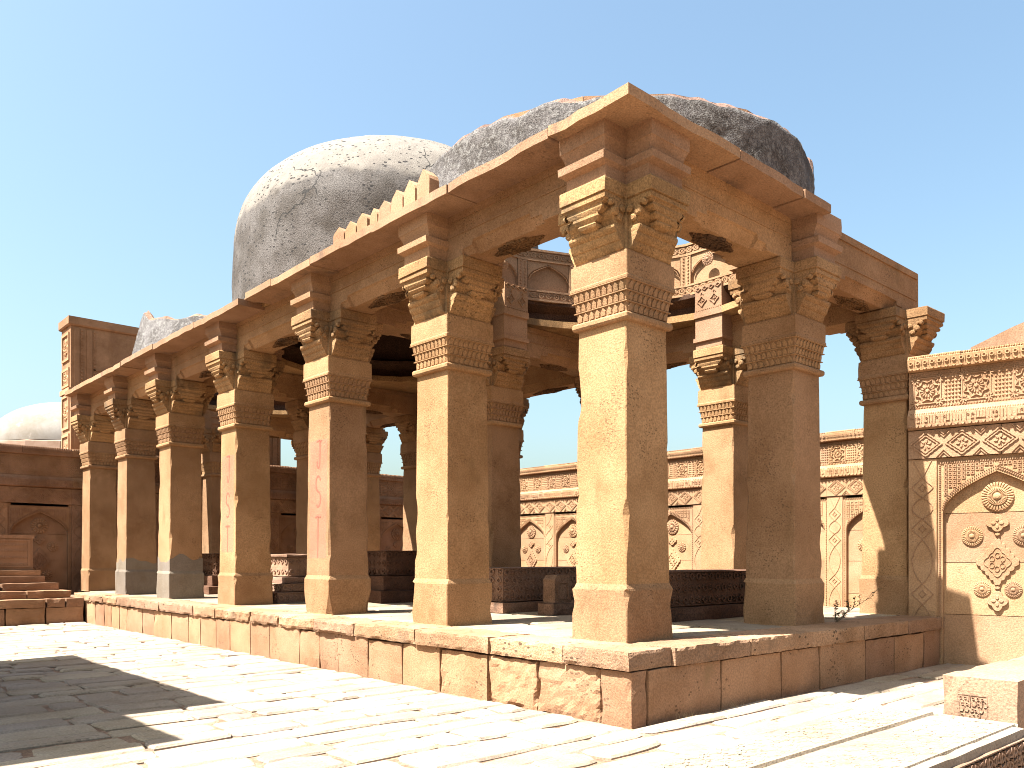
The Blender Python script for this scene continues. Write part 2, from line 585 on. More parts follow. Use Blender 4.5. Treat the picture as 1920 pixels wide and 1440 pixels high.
def shaft_mesh(seed):
    b = MB()
    rg = []
    for i in range(35):
        t = i / 34
        z = .42 + (2.36 - .42) * t
        rg.append(oct_ring(HS0 + (HS1 - HS0) * t, z, .006, seed))
    b.loft(rg)
    return b.mesh('column')
def base_mesh(seed, chip=0):
    b = MB()
    rg = [oct_ring(HB + .004, -.012, .006, seed + 4)]
    for i in range(9):
        z = .38 * i / 8
        rg.append(oct_ring(HB, z, .007 + (chip * max(0, 1 - z / .22) if chip else 0), seed + 5, 1.3))
    rg.append(oct_ring(HB - .004, .392, .006, seed))
    rg.append(oct_ring(HS0 + .001, .425, .006, seed))
    b.loft(rg)
    return b.mesh('base')
def neck_mesh(seed):
    b = MB()
    pr = [(2.355, .245), (2.36, .266), (2.375, .275), (2.4, .275), (2.412, .266), (2.416, .244), (2.43, .243)]
    for z, h in ((2.50, .250), (2.575, .262), (2.645, .277), (2.655, .287), (2.672, .287), (2.68, .282), (2.76, .283), (2.846, .281), (2.849, .268), (2.862, .268)):
        pr.append((z, h))
    b.loft([oct_ring(h, z, .005, seed + 8, .8) for z, h in pr])
    return b.mesh('neck')
def leaf_mesh():
    b = MB()
    rows = [(2.425, 2.487, .2435, .2485, 8), (2.502, 2.562, .2500, .2605, 9), (2.577, 2.640, .2625, .2765, 9)]
    for f in range(4):
        ca, sa = math.cos(f * PI / 2), math.sin(f * PI / 2)
        def put(pts_lo, pts_hi):
            n = len(pts_lo)
            b.loft([pts_lo, pts_hi], cap0=False)
        for z0, z1, h0, h1, n in rows:
            wv = 2 * h0 * .97 / n
            for i in range(n):
                x = -h0 * .97 + wv * (i + .5)
                e = wv * .40
                shp = [(x - e, z0), (x + e, z0), (x + e, z0 + (z1 - z0) * .55), (x, z1), (x - e, z0 + (z1 - z0) * .55)]
                lo, hi = [], []
                for (px, pz), k in zip(shp, (1, 1, 1, 1, 1)):
                    t = (pz - z0) / (z1 - z0)
                    hh = h0 + (h1 - h0) * t
                    for lst, ex in ((lo, 0), (hi, .010)):
                        qx, qy = x + (px - x) * (1 if ex == 0 else .86), -(hh + ex)
                        lst.append((qx * ca - qy * sa, qx * sa + qy * ca, pz))
                put(lo, hi)
            # thin roll above the row
            hh = h1 + .002
            ring = []
            p0, p1 = [], []
            for (dz, ex) in ((-.0, .002), (.003, .012), (.010, .012), (.014, .002)):
                z = z1 + dz
                a, c = (-hh - ex, -hh - ex), (hh + ex, -hh - ex)
                p0.append((a[0] * ca - a[1] * sa, a[0] * sa + a[1] * ca, z))
                p1.append((c[0] * ca - c[1] * sa, c[0] * sa + c[1] * ca, z))
            b.loft([p0, p1], False, False, False)
    return b.mesh('leaf_frieze')

def arm_rect(r, hw, z, ang):
    ca, sa = math.cos(ang), math.sin(ang)
    pts = [(0, -hw), (r, -hw), (r, hw), (0, hw)]
    return [(x * ca - y * sa, x * sa + y * ca, z) for x, y in pts]
def bracket_arm(ang, seed=0):
    """one corbel arm: rolls at the foot, scalloped middle, plain slab on top; heights over the floor"""
    b = MB()
    HWA = .222
    pr = []
    # rolls (radius, half width, z)
    def roll(z0, z1, r0, r1, hw0, hw1, bul):
        for i in range(5):
            t = i / 4
            s = math.sin(PI * t) * bul
            pr.append((r0 + (r1 - r0) * t + s, hw0 + (hw1 - hw0) * t, z0 + (z1 - z0) * t))
    pr.append((.262, .235, 2.858))
    roll(2.870, 2.925, .275, .300, .236, .234, .005)
    roll(2.930, 2.985, .308, .330, .232, .230, .006)
    roll(2.990, 3.035, .338, .352, .228, .226, .010)
    b.loft([arm_rect(r, hw, z, ang) for r, hw, z in pr])
    # scalloped middle, narrower, with two hanging lobes
    pr2 = []
    for z, r in ((3.033, .318), (3.05, .322), (3.075, .335), (3.10, .362), (3.125, .372), (3.15, .36), (3.165, .34), (3.175, .345), (3.195, .385), (3.212, .428)):
        pr2.append((r, .222, z))
    b.loft([arm_rect(r, hw, z, ang) for r, hw, z in pr2])
    tong = ((3.030, .352, .055), (3.045, .392, .085), (3.066, .402, .090), (3.080, .398, .078), (3.086, .405, .112), (3.108, .418, .130), (3.128, .418, .122), (3.134, .424, .150), (3.158, .434, .178), (3.182, .432, .170), (3.190, .438, .205), (3.205, .440, .212))
    b.loft([arm_rect(r, hw, z, ang) for z, r, hw in tong])
    pr3 = [(.435, .215, 3.195), (.448, .222, 3.203), (.452, .222, 3.205), (.452, .222, 3.238)]
    b.loft([arm_rect(r, hw, z, ang) for r, hw, z in pr3])
    # side scrolls (short rolls along the arm's flanks)
    ca, sa = math.cos(ang), math.sin(ang)
    for sgn in (-1, 1):
        for (rr, zz, rad, ln) in ((.345, 3.125, .034, .06), (.30, 3.085, .028, .05), (.395, 3.175, .022, .05), (.27, 3.16, .03, .045)):
            ring0, ring1, ring2 = [], [], []
            for i in range(10):
                t = 2 * PI * i / 10
                x, z = rr + rad * math.cos(t), zz + rad * math.sin(t)
                for lst, yy, sc in ((ring0, sgn * .215, 1), (ring1, sgn * (.222 + .016), 1), (ring2, sgn * (.222 + .024), .6)):
                    X_, Z_ = rr + (x - rr) * sc, zz + (z - zz) * sc
                    lst.append((X_ * ca - yy * sa, X_ * sa + yy * ca, Z_))
            b.loft([ring0, ring1, ring2], cap0=False)
    # top slab
    e = .006
    b.loft([arm_rect(r, hw, z, ang) for r, hw, z in ((.440, .215, 3.236), (.446, .220, 3.247), (.462, .231, 3.25), (.462, .231, 3.338), (.458, .228, 3.348), (.44, .215, 3.352))])
    return b
def bracket_mesh(seed=0):
    b = MB()
    for k in range(4):
        a = bracket_arm(k * PI / 2)
        b.add(a.v, a.f)
    b.loft([[(x, y, z) for x, y in ((-h, -h), (h, -h), (h, h), (-h, h))] for z, h in ((2.857, .262), (3.0, .255), (3.351, .226))])
    b.rough(.009, 7, seed).rough(.003, 27, seed)
    return b.mesh('bracket_capital')
def stack_mesh(ang, seed):
    """moulded block over an outer arm, carrying the eave"""
    b = MB()
    pr = [(.40, .18, 3.350), (.40, .18, 3.358), (.415, .195, 3.36), (.415, .195, 3.455), (.445, .212, 3.468), (.472, .226, 3.478), (.474, .228, 3.53), (.46, .221, 3.538)]
    for i in range(6):
        t = i / 5
        pr.append((.42 + .035 * (1 - math.cos(t * PI / 2)), .20 + .02 * (1 - math.cos(t * PI / 2)), 3.545 + .09 * t))
    pr += [(.462, .226, 3.640), (.464, .228, 3.72), (.462, .226, 3.79)]
    b.loft([arm_rect(r, hw, z, ang) for r, hw, z in pr])
    b.rough(.006, 6, seed).rough(.002, 30, seed)
    return b.mesh('moulded_block')

SH = [shaft_mesh(i) for i in range(4)]
BS = [base_mesh(i) for i in range(3)]
BCH = base_mesh(9, .05)
NK = [neck_mesh(i) for i in range(2)]
LF = leaf_mesh()
BK = [bracket_mesh(i) for i in range(3)]
ST = {k: [stack_mesh(k * PI / 2, i) for i in range(2)] for k in range(4)}

spots = [(XS[0], y_) for y_ in YS] + [(XS[1], YS[0]), (XS[1], YS[2]), (XS[1], YS[4]), (XS[1], YS[6])] + [(XS[2], .60)] + [(XS[2], y_) for y_ in YS[1:]]
columns = {}
for i, (cx, cy) in enumerate(spots):
    c = obj('column', SH[i % 4], 'yellow', pav, (cx, cy, ZP))
    columns[(round(cx, 2), round(cy, 2))] = c
    cement = i in (4, 5)
    obj('base', BCH if i == 2 else BS[i % 3], 'cement' if cement else 'yellow', c)
    obj('neck', NK[i % 2], 'yellow', c)
    obj('leaf_frieze', LF, 'yellow', c, kind='stuff')
    obj('bracket_capital', BK[i % 3], 'bracket', c, rot=(0, 0, (i % 4) * PI / 2))
    if cx < 1: obj('moulded_block', ST[2][i % 2], 'pink', c)
    if cy < 1 and cx < 4: obj('moulded_block', ST[3][i % 2], 'pink', c)
    if cement:
        b = MB()
        n = 40
        pts = []
        for q in range(n):
            t = q / n * 4
            s, f = int(t), t - int(t)
            e = .258
            a, c2 = [((e, -e), (e, e)), ((e, e), (-e, e)), ((-e, e), (-e, -e)), ((-e, -e), (e, -e))][s]
            pts.append((a[0] + (c2[0] - a[0]) * f, a[1] + (c2[1] - a[1]) * f))
        b.loft([[(x, y_, .42) for x, y_ in pts], [(x, y_, .60 + .16 * noise.noise(Vector((x * 5, y_ * 5, i * 2.1)))) for x, y_ in pts]], False, False)
        obj('cement_repair', b, 'cement', c, label='grey cement skim on the foot of the shaft')

# --- graffiti letters on two shafts (faces towards the sunny court)
def strokes(letter):
    if letter == 'J':
        pts = [(.14, 1), (.14, .25)] + [(.14 - .26 * (1 - math.cos(a)) / 2 * 1.0, .25 - .2 * math.sin(a)) for a in [PI * k / 6 for k in range(1, 6)]] + [(-.14, .3)]
        return [[(-.22, .97), (0, 1.0), (.3, .97)], pts]
    if letter == 'S':
        return [[(.24 * math.cos(R(a)) * 1.0, .75 + .25 * math.sin(R(a))) for a in range(20, 270, 25)] + [(.24 * math.cos(R(a)), .25 + .25 * math.sin(R(a))) for a in range(90, -160, -25)]]
    return [[(-.3, .97), (0, .99), (.3, .97)], [(0, .98), (.01, .5), (0, 0)]]
def graffiti(col, zs, wdt):
    for ch, (z0, z1) in zip('JST', zs):
        b = MB()
        for st in strokes(ch):
            b.line([(x * wdt, z0 + yy * (z1 - z0)) for x, yy in st], .026, 0, .0006)
        # stored in wall coordinates: turn to face -X
        hh = HS0 + .0028 - (HS0 - HS1) * ((z0 + z1) / 2 - .42) / 1.94
        v = [(-(hh) + p[1], -p[0], p[2]) for p in b.v]
        b.v = v
        obj('graffiti_letter', b, 'spray', col, label='faded red sprayed letter ' + ch)
    z0, z1 = zs[2][0], zs[0][1]
    b = MB()
    hh = HS0 + .0008 - (HS0 - HS1) * .55
    b.add([(-hh - .001, -.19, z0), (-hh - .001, .19, z0), (-hh - .001 + .012 * .0, .2, z1), (-hh - .001, -.2, z1)], [(0, 1, 2, 3)])
    b.v = [(-(HS0 + .0012 - (HS0 - HS1) * (p[2] - .42) / 1.94), p[1], p[2]) for p in b.v]
    obj('spray_dust', b, 'wash', col, label='faded pink spray dust around the letters')
graffiti(columns[(.68, 4.92)] if (.68, 4.92) in columns else columns[(.68, 4.93)], [(1.62, 1.95), (1.20, 1.55), (.62, 1.1)], .22)
graffiti(columns[(.68, 7.37)], [(1.62, 2.0), (1.17, 1.5), (.7, 1.06)], .22)

# --- beams
ZB0, ZB1 = 3.841, 4.245
def beam_mesh(L_, seed, h1=ZB1, side=0):
    """lintel along local x, centred; lower edges cut back between stepped stops"""
    b = MB()
    W = .215
    def sec(x, cut, lift):
        return [(x, -W, ZB0 + lift + cut * 1.25), (x, -W + cut * .25, ZB0 + lift + cut * 1.1), (x, -W + cut, ZB0 + lift), (x, W - cut, ZB0 + lift), (x, W - cut * .25, ZB0 + lift + cut * 1.1), (x, W, ZB0 + lift + cut * 1.25), (x, W, h1), (x, -W, h1)]
    xs = [(-L_ / 2, .004), (-L_ / 2 + .42, .004), (-L_ / 2 + .43, .045), (-L_ / 2 + .56, .05), (-L_ / 2 + .57, .085), (-.2, .085), (0, .085), (.2, .085), (L_ / 2 - .57, .085), (L_ / 2 - .56, .05), (L_ / 2 - .43, .045), (L_ / 2 - .42, .004), (L_ / 2, .004)]
    b.loft([sec(x, c, 0) for x, c in xs])
    # shallow fillet line on both faces
    for s in (-1, 1):
        y0 = s * W
        b.box(-L_ / 2 + .05, L_ / 2 - .05, min(y0, y0 + s * .008), max(y0, y0 + s * .008), ZB0 + .20, ZB0 + .215)
        b.box(-L_ / 2 + .05, L_ / 2 - .05, min(y0, y0 + s * .018), max(y0, y0 + s * .018), h1 - .075, h1 - .005)
    b.rough(.005, 3, seed)
    return b
def medallion_mesh(L_):
    """lotus panel carved under a lintel: stored hanging below z=0"""
    b = MB()
    hl = min(.42, L_ / 2 - .62)
    b.plate(cusp(0, 0, hl * 1.06, .135, 5, .14), -.002, .004)
    def ln(pts, wd=.012, cl=True): b.line(pts, wd, 0, .018, cl)
    ln(cusp(0, 0, hl, .125, 5, .14))
    ln([(-.17, -.085), (.17, -.085), (.17, .085), (-.17, .085)])
    for sx in (-1, 1):
        for sy in (-1, 1): ln(circ(sx * .085, sy * .042, .045, 10, 0, .55), .01)
        ln(circ(sx * (hl * .62), 0, .05, 10, 0, .6), .01)
    petals(b, 0, 0, .01, .09, 6, .03, 0, .012, .5)
    b.v = [(p[0], p[2], p[1]) for p in b.v]     # lay flat: relief points down
    return b
beams = []
def add_beam(x0, y0, x1, y1, i, ext0=0, ext1=0, top=ZB1, mat='yellow'):
    L_ = math.hypot(x1 - x0, y1 - y0) + ext0 + ext1
    a = math.atan2(y1 - y0, x1 - x0)
    mx = (x0 + x1) / 2 + math.cos(a) * (ext1 - ext0) / 2
    my = (y0 + y1) / 2 + math.sin(a) * (ext1 - ext0) / 2
    o = obj('beam', beam_mesh(L_ - .006, i, top), mat, pav, (mx, my, 0), (0, 0, a))
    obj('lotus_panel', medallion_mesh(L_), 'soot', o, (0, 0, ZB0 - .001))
    return o
for X in (XS[0], XS[2]):
    for i in range(6):
        add_beam(X, YS[i], X, YS[i + 1], i, -.232 if (i == 0) else 0, 0)
for k in (0, 2, 4, 6):
    for i in range(2):
        add_beam(XS[i], YS[k], XS[i + 1], YS[k], 20 + k + i, -.235, -.235 if i == 0 or k else .30, ZB1 if (k, i) != (0, 1) else 4.36)

# --- roof deck, one bay at a time, open under the domes
BAYS = [(YS[0], YS[2]), (YS[2], YS[4]), (YS[4], YS[6])]
XC = (XS[0] + XS[2]) / 2
RIN = 1.88
def sixteen(r, xc, yc, n=16): return [(xc + r * math.cos(2 * PI * (i + .5) / n), yc + r * math.sin(2 * PI * (i + .5) / n)) for i in range(n)]
def to_rect(x, y, xc, yc, hx, hy):
    dx, dy = x - xc, y - yc
    k = min(hx / abs(dx) if dx else 9e9, hy / abs(dy) if dy else 9e9)
    return xc + dx * k, yc + dy * k
roof = obj('roof_deck', None, None, pav)
b = MB()
for q, (y0, y1) in enumerate(BAYS):
    yc = (y0 + y1) / 2
    inn = sixteen(RIN, XC, yc, 32)
    hx = 2.60
    hy = (y1 - y0) / 2 + (.22 if q == 0 else 0) * 0 + (0 if q != 1 else 0)
    out = [to_rect(x, y, XC, yc, hx, hy - .001) for x, y in inn]
    n = len(inn)
    z0, z1 = ZB1 + .004, 4.335
    vs = [(x, y, z0) for x, y in out] + [(x, y, z1) for x, y in out] + [(x, y, z1) for x, y in inn] + [(x, y, z0) for x, y in inn]
    fs = []
    for j in range(n):
        k = (j + 1) % n
        for t in range(4): fs.append((t * n + j, t * n + k, ((t + 1) % 4) * n + k, ((t + 1) % 4) * n + j))
    b.add(vs, fs)
b.box(.42, 5.62, .43, .664, ZB1 + .004, 4.335) if False else None
b.box(.42, 2.85, .43, .663, ZB1 + .004, 4.334)
b.rough(.012, 2.5, 3)
dk = obj('deck_slab', b, 'bracket', roof)

# eave slabs: outer edge thin and lower, tail under the deck
def eave_piece(p0, p1, inward, zo, seed, th=.076, mitre0=False, mitre1=False):
    """slab from p0 to p1 along the edge, reaching .46 inward, gently rising"""
    b = MB()
    d = Vector((p1[0] - p0[0], p1[1] - p0[1]))
    L_ = d.length; d.normalize()
    inn = Vector(inward)
    n = max(4, int(L_ * 7))
    rings = []
    for i in range(n + 1):
        t = i / n
        ring = []
        for (e, z) in ((0, 4.235), (0, 4.235 + th), (.06, 4.237 + th), (.47, 4.24 + th), (.47, 4.238), (.2, 4.236)):
            s = L_ * t
            if mitre0 and i == 0: s = e
            if mitre1 and i == n: s = L_ - e
            x, y = p0[0] + d.x * s + inn.x * e, p0[1] + d.y * s + inn.y * e
            w_ = 0
            if e == 0:
                w_ = -max(0, noise.noise(Vector((x * 5, y * 5, seed)))) * .036
            ring.append((x - inn.x * w_, y - inn.y * w_, z + zo + noise.noise(Vector((x * 4, y * 4, seed + z * 3))) * .006))
        rings.append(ring)
    b.loft(rings)
    return b
edges = [.0, .85, 2.25, 3.25, 4.1, 5.02, 6.05]
ev = []
EL = [(0.9, 2.13), (2.14, 3.3), (3.31, 4.5), (4.51, 5.42), (5.43, 6.1), (6.3, 7.7), (7.71, 9.3), (9.31, 10.8), (10.81, 12.4), (12.41, 14.2)]
for i, (a, c) in enumerate(EL):
    obj('eave_slab', eave_piece((.1, c), (.1, a), (1, 0), rnd.uniform(-.012, .012) - (.02 if i == 5 else 0), i + 3), 'eave', roof)
bc = eave_piece((.1, .89), (.1, .12), (1, 0), .004, 50, mitre1=True)
bc2 = eave_piece((.1, .12), (1.45, .12), (0, 1), .004, 51, mitre0=True)
bc.add(bc2.v, bc2.f)
obj('eave_slab', bc, 'eave', roof, label='mitred corner slab of the eave')
obj('eave_slab', eave_piece((1.46, .12), (2.45, .12), (0, 1), -.004, 52), 'eave', roof)
obj('eave_slab', eave_piece((2.46, .12), (2.93, .12), (0, 1), -.014, 53), 'eave', roof)
# small stretch where the eave has broken away
b = sbox(.34, .34, .05, (3, 4, 2), .03, .05, 77, 9)
obj('eave_slab', b, 'eave', roof, (.36, 6.2, 4.28), (.1, -.1, 0), label='broken stub of an eave slab')

# merlons
for i, yy in enumerate([2.56, 2.77, 2.98, 3.19, 3.37, 3.58, 3.8, 4.03]):
    hgt = [.30, .27, .25, .22, .2, .22, .2, .21][i]
    wd = .2 if i != 4 else .15
    sh = [(-wd / 2, 0), (wd / 2, 0), (wd / 2 * .98, hgt * .62), (wd / 2 * .8, hgt * .74), (.0, hgt), (-wd / 2 * .8, hgt * .74), (-wd / 2 * .98, hgt * .62)]
    b = MB()
    b.loft([[(-.05, y_, z) for y_, z in sh], [(.06, y_, z) for y_, z in sh]])
    b.rough(.008, 9, i)
    obj('merlon', b, 'pink', roof, (.22, yy, 4.30), (0, 0, rnd.uniform(-.05, .05)))
# rubble bedding lying on the roof edge
b = MB()
for i in range(70):
    yy = rnd.uniform(.9, 2.4)
    s = rnd.uniform(.03, .075)
    q = sbox(s * 1.5, s * 1.3, s, (2, 2, 2), s * .3, s * .2, i, 14)
    ox, oy = rnd.uniform(.22, .6), yy
    b.add([(p[0] + ox, p[1] + oy, p[2] + 4.30) for p in q.v], q.f)
obj('roof_rubble', b, 'rubble', roof, kind='stuff')

# --- second tier inside: carved blocks over the capitals, rubble lining, drum
def tier_block():
    b = MB()
    b.loft([[(x, y, z) for x, y in ((-h, -f), (h, -f), (h, .1), (-h, .1))] for z, h, f in ((3.845, .2, .235), (3.93, .2, .235), (3.935, .222, .262), (3.985, .222, .262), (3.99, .205, .24), (4.245, .205, .24), (4.25, .215, .262), (4.33, .215, .262), (4.335, .205, .25), (4.66, .2, .25))])
    for sx in (-.095, .095):
        rb = MB()
        rb.ring(star(sx, 4.46, .075, 4, .35), star(sx, 4.46, .058, 4, .35), .25, .262)
        rb.line([(sx - .03, 4.46), (sx + .03, 4.46)], .01, .25, .26)
        rb.line([(sx, 4.43), (sx, 4.49)], .01, .25, .26)
        rb.line([(sx - .02, 4.545), (sx, 4.575), (sx + .02, 4.545)], .01, .25, .26)
        b.add(rb.v, rb.f)
    rb = MB()
    for i in range(4):
        x = -.15 + .1 * i
        rb.ring(cusp(x, 4.625, .045, .03, 1, .0), cusp(x, 4.625, .03, .018, 1, 0), .25, .262)
    for i in range(12): rb.plate(circ(-.18 + .033 * i, 4.345, .011, 6), .25, .262)
    b.add(rb.v, rb.f)
    return b.mesh('carved_block')
TB = tier_block()
lobes = math.tan(PI / 16) * RIN
def facet_mesh(kind, low=4.60, top=5.30):
    """one side of the sixteen-sided drum, seen from inside: base band, arched niche, head band; local x right, -y inwards"""
    b = MB()
    h = lobes + .012
    b.box(-h - .01, h + .01, .05, .08, low, top)
    # bands
    for z0, z1, c in ((low, low + .03, .065), (low + .03, low + .125, .045), (low + .125, low + .15, .06), (top - .16, top - .13, .055), (top - .13, top - .03, .045), (top - .03, top, .065)):
        b.box(-h, h, -c + .05, .055, z0, z1)
    for zc in (low + .078, top - .08):
        n = 7
        for i in range(n):
            x = -h + 2 * h * (i + .5) / n
            b.ring(circ(x, zc, .042, 8), circ(x, zc, .027, 8), -.006, .006)
            b.plate(circ(x, zc, .013, 6), -.006, .006)
        for s in (1, -1):
            b.line([(-h + 2 * h * i / (n * 4), zc + s * .04 * math.sin(i * PI / 2)) for i in range(n * 4 + 1)], .010, -.006, .005)
    z0, z1 = low + .15, top - .16
    # corner colonnettes with beads
    for s in (-1, 1):
        b.box(min(s * h, s * (h - .075)), max(s * h, s * (h - .075)), .0, .055, z0, z1)
        for k in range(9):
            b.plate(circ(s * (h - .037), z0 + (z1 - z0) * (k + .5) / 9, .015, 6), 0, .012, .3)
    # arched niche as a raised surround
    iw = h - .085
    ap = [(-iw, z0)] + [(-iw + iw * t, z0 + (z1 - z0) * (.42 + .5 * t ** .55)) for t in (0, .1, .3, .6, 1)]
    ap += [(-a, z) for a, z in reversed(ap[:-1])]
    op = [(-iw, z0)] + [(-iw + iw * t, z1) for t in (0, .1, .3, .6, 1)]
    op += [(-a, z) for a, z in reversed(op[:-1])]
    n = len(ap)
    vs = [(a, .012, z) for a, z in op] + [(a, .012, z) for a, z in ap] + [(a, .052, z) for a, z in ap]
    fs = [(j, j + 1, n + j + 1, n + j) for j in range(n - 1)] + [(n + j, n + j + 1, 2 * n + j + 1, 2 * n + j) for j in range(n - 1)]
    b.add(vs, fs)
    b.line([(a * .93, z - .015) for a, z in ap[1:-1]], .012, -.02, .0)
    return b.mesh('drum_panel')
FM = facet_mesh(0)
ROS_S = rosette(.085, 16, .022).mesh('rosette')
for q, (y0, y1) in enumerate(BAYS):
    yc = (y0 + y1) / 2
    if q == 0:
        dr = obj('drum_lining', None, None, pav, (XC, yc, 0))
        for i in range(16):
            a = 2 * PI * i / 16
            # local -y must point to the centre
            f = obj('drum_panel', FM, 'pink', dr, ((RIN + .05) * math.cos(a), (RIN + .05) * math.sin(a), 0), (0, 0, a - PI / 2))
            if i % 2 == 0:
                fo = obj('rosette', ROS_S, 'pink', dr, ((RIN + .0) * math.cos(a), (RIN + .0) * math.sin(a), 4.99), (0, 0, a - PI / 2))
    # carved blocks over inner capitals, facing the centre
    for (cx, cy) in spots:
        if y0 - .1 <= cy <= y1 + .1 or (q == 0 and cy < 1):
            a = math.atan2(yc - cy, XC - cx)
            a = round(a / (PI / 2)) * PI / 2
            on_x = abs(cx - XC) > 1
            mid = (abs(cy - yc) < .4) or (abs(cx - XC) < .5)
            if mid and q < 2:
                off = .20
                obj('carved_block', TB, 'pink', pav, (cx + math.cos(a) * off, cy + math.sin(a) * off, 0), (0, 0, a + PI / 2))
    # dark rubble between beams and drum
    b = MB()
    n = 64
    rings = []
    for (r, z) in ((RIN + .02, 4.335), (RIN + .18, 4.34), (RIN + .20, 4.48), (RIN + .08, 4.56), (RIN + .07, 4.62), (RIN + .34, 4.62)):
        rings.append([(XC + (r + .05 * noise.noise(Vector((math.cos(2 * PI * i / n) * 4, math.sin(2 * PI * i / n) * 4, z * 6 + q)))) * math.cos(2 * PI * i / n),
                       yc + (r + .05 * noise.noise(Vector((math.cos(2 * PI * i / n) * 4, math.sin(2 * PI * i / n) * 4, z * 6 + q)))) * math.sin(2 * PI * i / n), z) for i in range(n)])
    b.loft(rings, False, False)
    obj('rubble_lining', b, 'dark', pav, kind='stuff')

# --- domes
def lathe(prof, n, amp, freq, seed, xc, yc, cap=True):
    b = MB()
    rings = []
    for r, z in prof:
        ring = []
        for i in range(n):
            a = 2 * PI * i / n
            p = Vector((r * math.cos(a), r * math.sin(a), z))
            k = noise.noise(p * freq + Vector((seed, 0, 0))) * amp + noise.noise(p * freq * 4) * amp * .3
            ring.append((xc + (r + k) * math.cos(a), yc + (r + k) * math.sin(a), z + (k if r < 1.5 else 0)))
        rings.append(ring)
    b.loft(rings, False, cap)
    return b
yc = (BAYS[1][0] + BAYS[1][1]) / 2
prof = [(2.30, 4.31)] + [(2.30 + .01 * math.sin(t * 3), 4.31 + 1.3 * t) for t in [k / 14 for k in range(1, 15)]]
for k in range(1, 30):
    t = PI / 2 * k / 30
    prof.append((2.30 * math.cos(t) ** .95, 5.61 + 1.62 * math.sin(t) ** .95))
prof.append((.02, 7.235))
d2 = lathe(prof, 120, .03, 1.1, 2, XC - .03, yc - .07)
me = d2.mesh('dome', True)
dome = obj('dome', me, 'dome', pav, label='whole middle dome, grey plaster bleached cream on top')
# inner shell of the whole dome; inside shade put into its dark colour
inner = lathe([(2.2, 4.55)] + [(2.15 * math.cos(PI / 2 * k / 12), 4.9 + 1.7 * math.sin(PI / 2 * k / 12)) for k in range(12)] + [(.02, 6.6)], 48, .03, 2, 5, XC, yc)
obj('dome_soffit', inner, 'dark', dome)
# a few deep putlog holes and cracks in the plaster: small dark-mouthed pits, real recess collars
def on_dome(az, z):
    if z < 5.61: r = 2.30
    else: r = 2.30 * math.cos(math.asin(min(1, ((z - 5.61) / 1.62) ** (1 / .95)))) ** .95
    return XC - .03 + r * math.cos(az), yc - .07 + r * math.sin(az), z, r

def ruined(yc, seed, prof_fn, name, lab, n=220):
    b = MB()
    out, rim_o, rim_i, inn = [], [], [], []
    lv = 22
    rings = []
    for k in range(lv):
        ring = []
        for i in range(n):
            a = 2 * PI * i / n
            zt, R0, R1 = prof_fn(a)
            t = k / (lv - 1)
            z = 4.30 + (zt - 4.30) * t
            r = R0 + (R1 - R0) * max(0, t - .35) / .65
            p = Vector((r * math.cos(a) * 1.6, r * math.sin(a) * 1.6, z * 1.6 + seed))
            r += noise.noise(p) * .010 + noise.noise(p * 3.7) * .01 + noise.noise(p * 11) * .010
            ring.append((XC + r * math.cos(a), yc + r * math.sin(a), z))
        rings.append(ring)
    for (inset, dz, rg) in ((.04, .03, .05), (.09, .035, .07), (.15, -.03, .05)):
        ring = []
        for i in range(n):
            a = 2 * PI * i / n
            zt, R0, R1 = prof_fn(a)
            rr = R1 - inset
            k = noise.noise(Vector((math.cos(a) * 9, math.sin(a) * 9, inset * 30 + seed))) * rg
            ring.append((XC + (rr + k * .5) * math.cos(a), yc + (rr + k * .5) * math.sin(a), zt + dz + k))
        rings.append(ring)
    ring = []
    for i in range(n):
        a = 2 * PI * i / n
        zt, R0, R1 = prof_fn(a)
        ring.append((XC + (RIN + .14) * math.cos(a), yc + (RIN + .14) * math.sin(a), min(zt - .03, 5.29)))
    if seed == 1: rings.append(ring); rings.append([(XC + (RIN + .14) * math.cos(2 * PI * i / n), yc + (RIN + .14) * math.sin(2 * PI * i / n), 4.62) for i in range(n)])
    b.loft(rings, False, False)
    me = b.mesh(name)
    me.materials.append(M['drum']); me.materials.append(M['rubble'])
    for p in me.polygons:
        if p.index // n >= lv - 1 and p.index // n < lv + 2: p.material_index = 1
        else: p.use_smooth = True
    return obj(name, me, None, pav, label=lab)
yc1 = (BAYS[0][0] + BAYS[0][1]) / 2
def prof1(a):
    # direction towards the camera about 225 deg; ragged rim
    z = 5.20 + .04 * noise.noise(Vector((math.cos(a) * 2.2, math.sin(a) * 2.2, 3))) + .05 * noise.noise(Vector((math.cos(a) * 8, math.sin(a) * 8, 7)))
    d = (a - R(304) + PI) % (2 * PI) - PI
    z += .2 * math.exp(-(d / .09) ** 2)
    d2_ = (a - R(291) + PI) % (2 * PI) - PI
    z -= .10 * math.exp(-(d2_ / .12) ** 2)
    return z, 2.19, 2.165
ruined(yc1, 1, prof1, 'broken_dome', 'broken dome stump with ragged rim over the near bays, blackened plaster')
yc3 = (BAYS[2][0] + BAYS[2][1]) / 2
def prof3(a):
    d = (a - R(168) + PI) % (2 * PI) - PI
    z = 5.22 + .12 * noise.noise(Vector((math.cos(a) * 3, math.sin(a) * 3, 11))) + .32 * math.exp(-(d / .17) ** 2)
    d = (a - R(185) + PI) % (2 * PI) - PI
    z += .1 * math.exp(-(d / .2) ** 2)
    return z, 2.30, 2.1
ruined(yc3, 4, prof3, 'broken_dome', 'broken far dome stump with an upstanding lump of plaster')

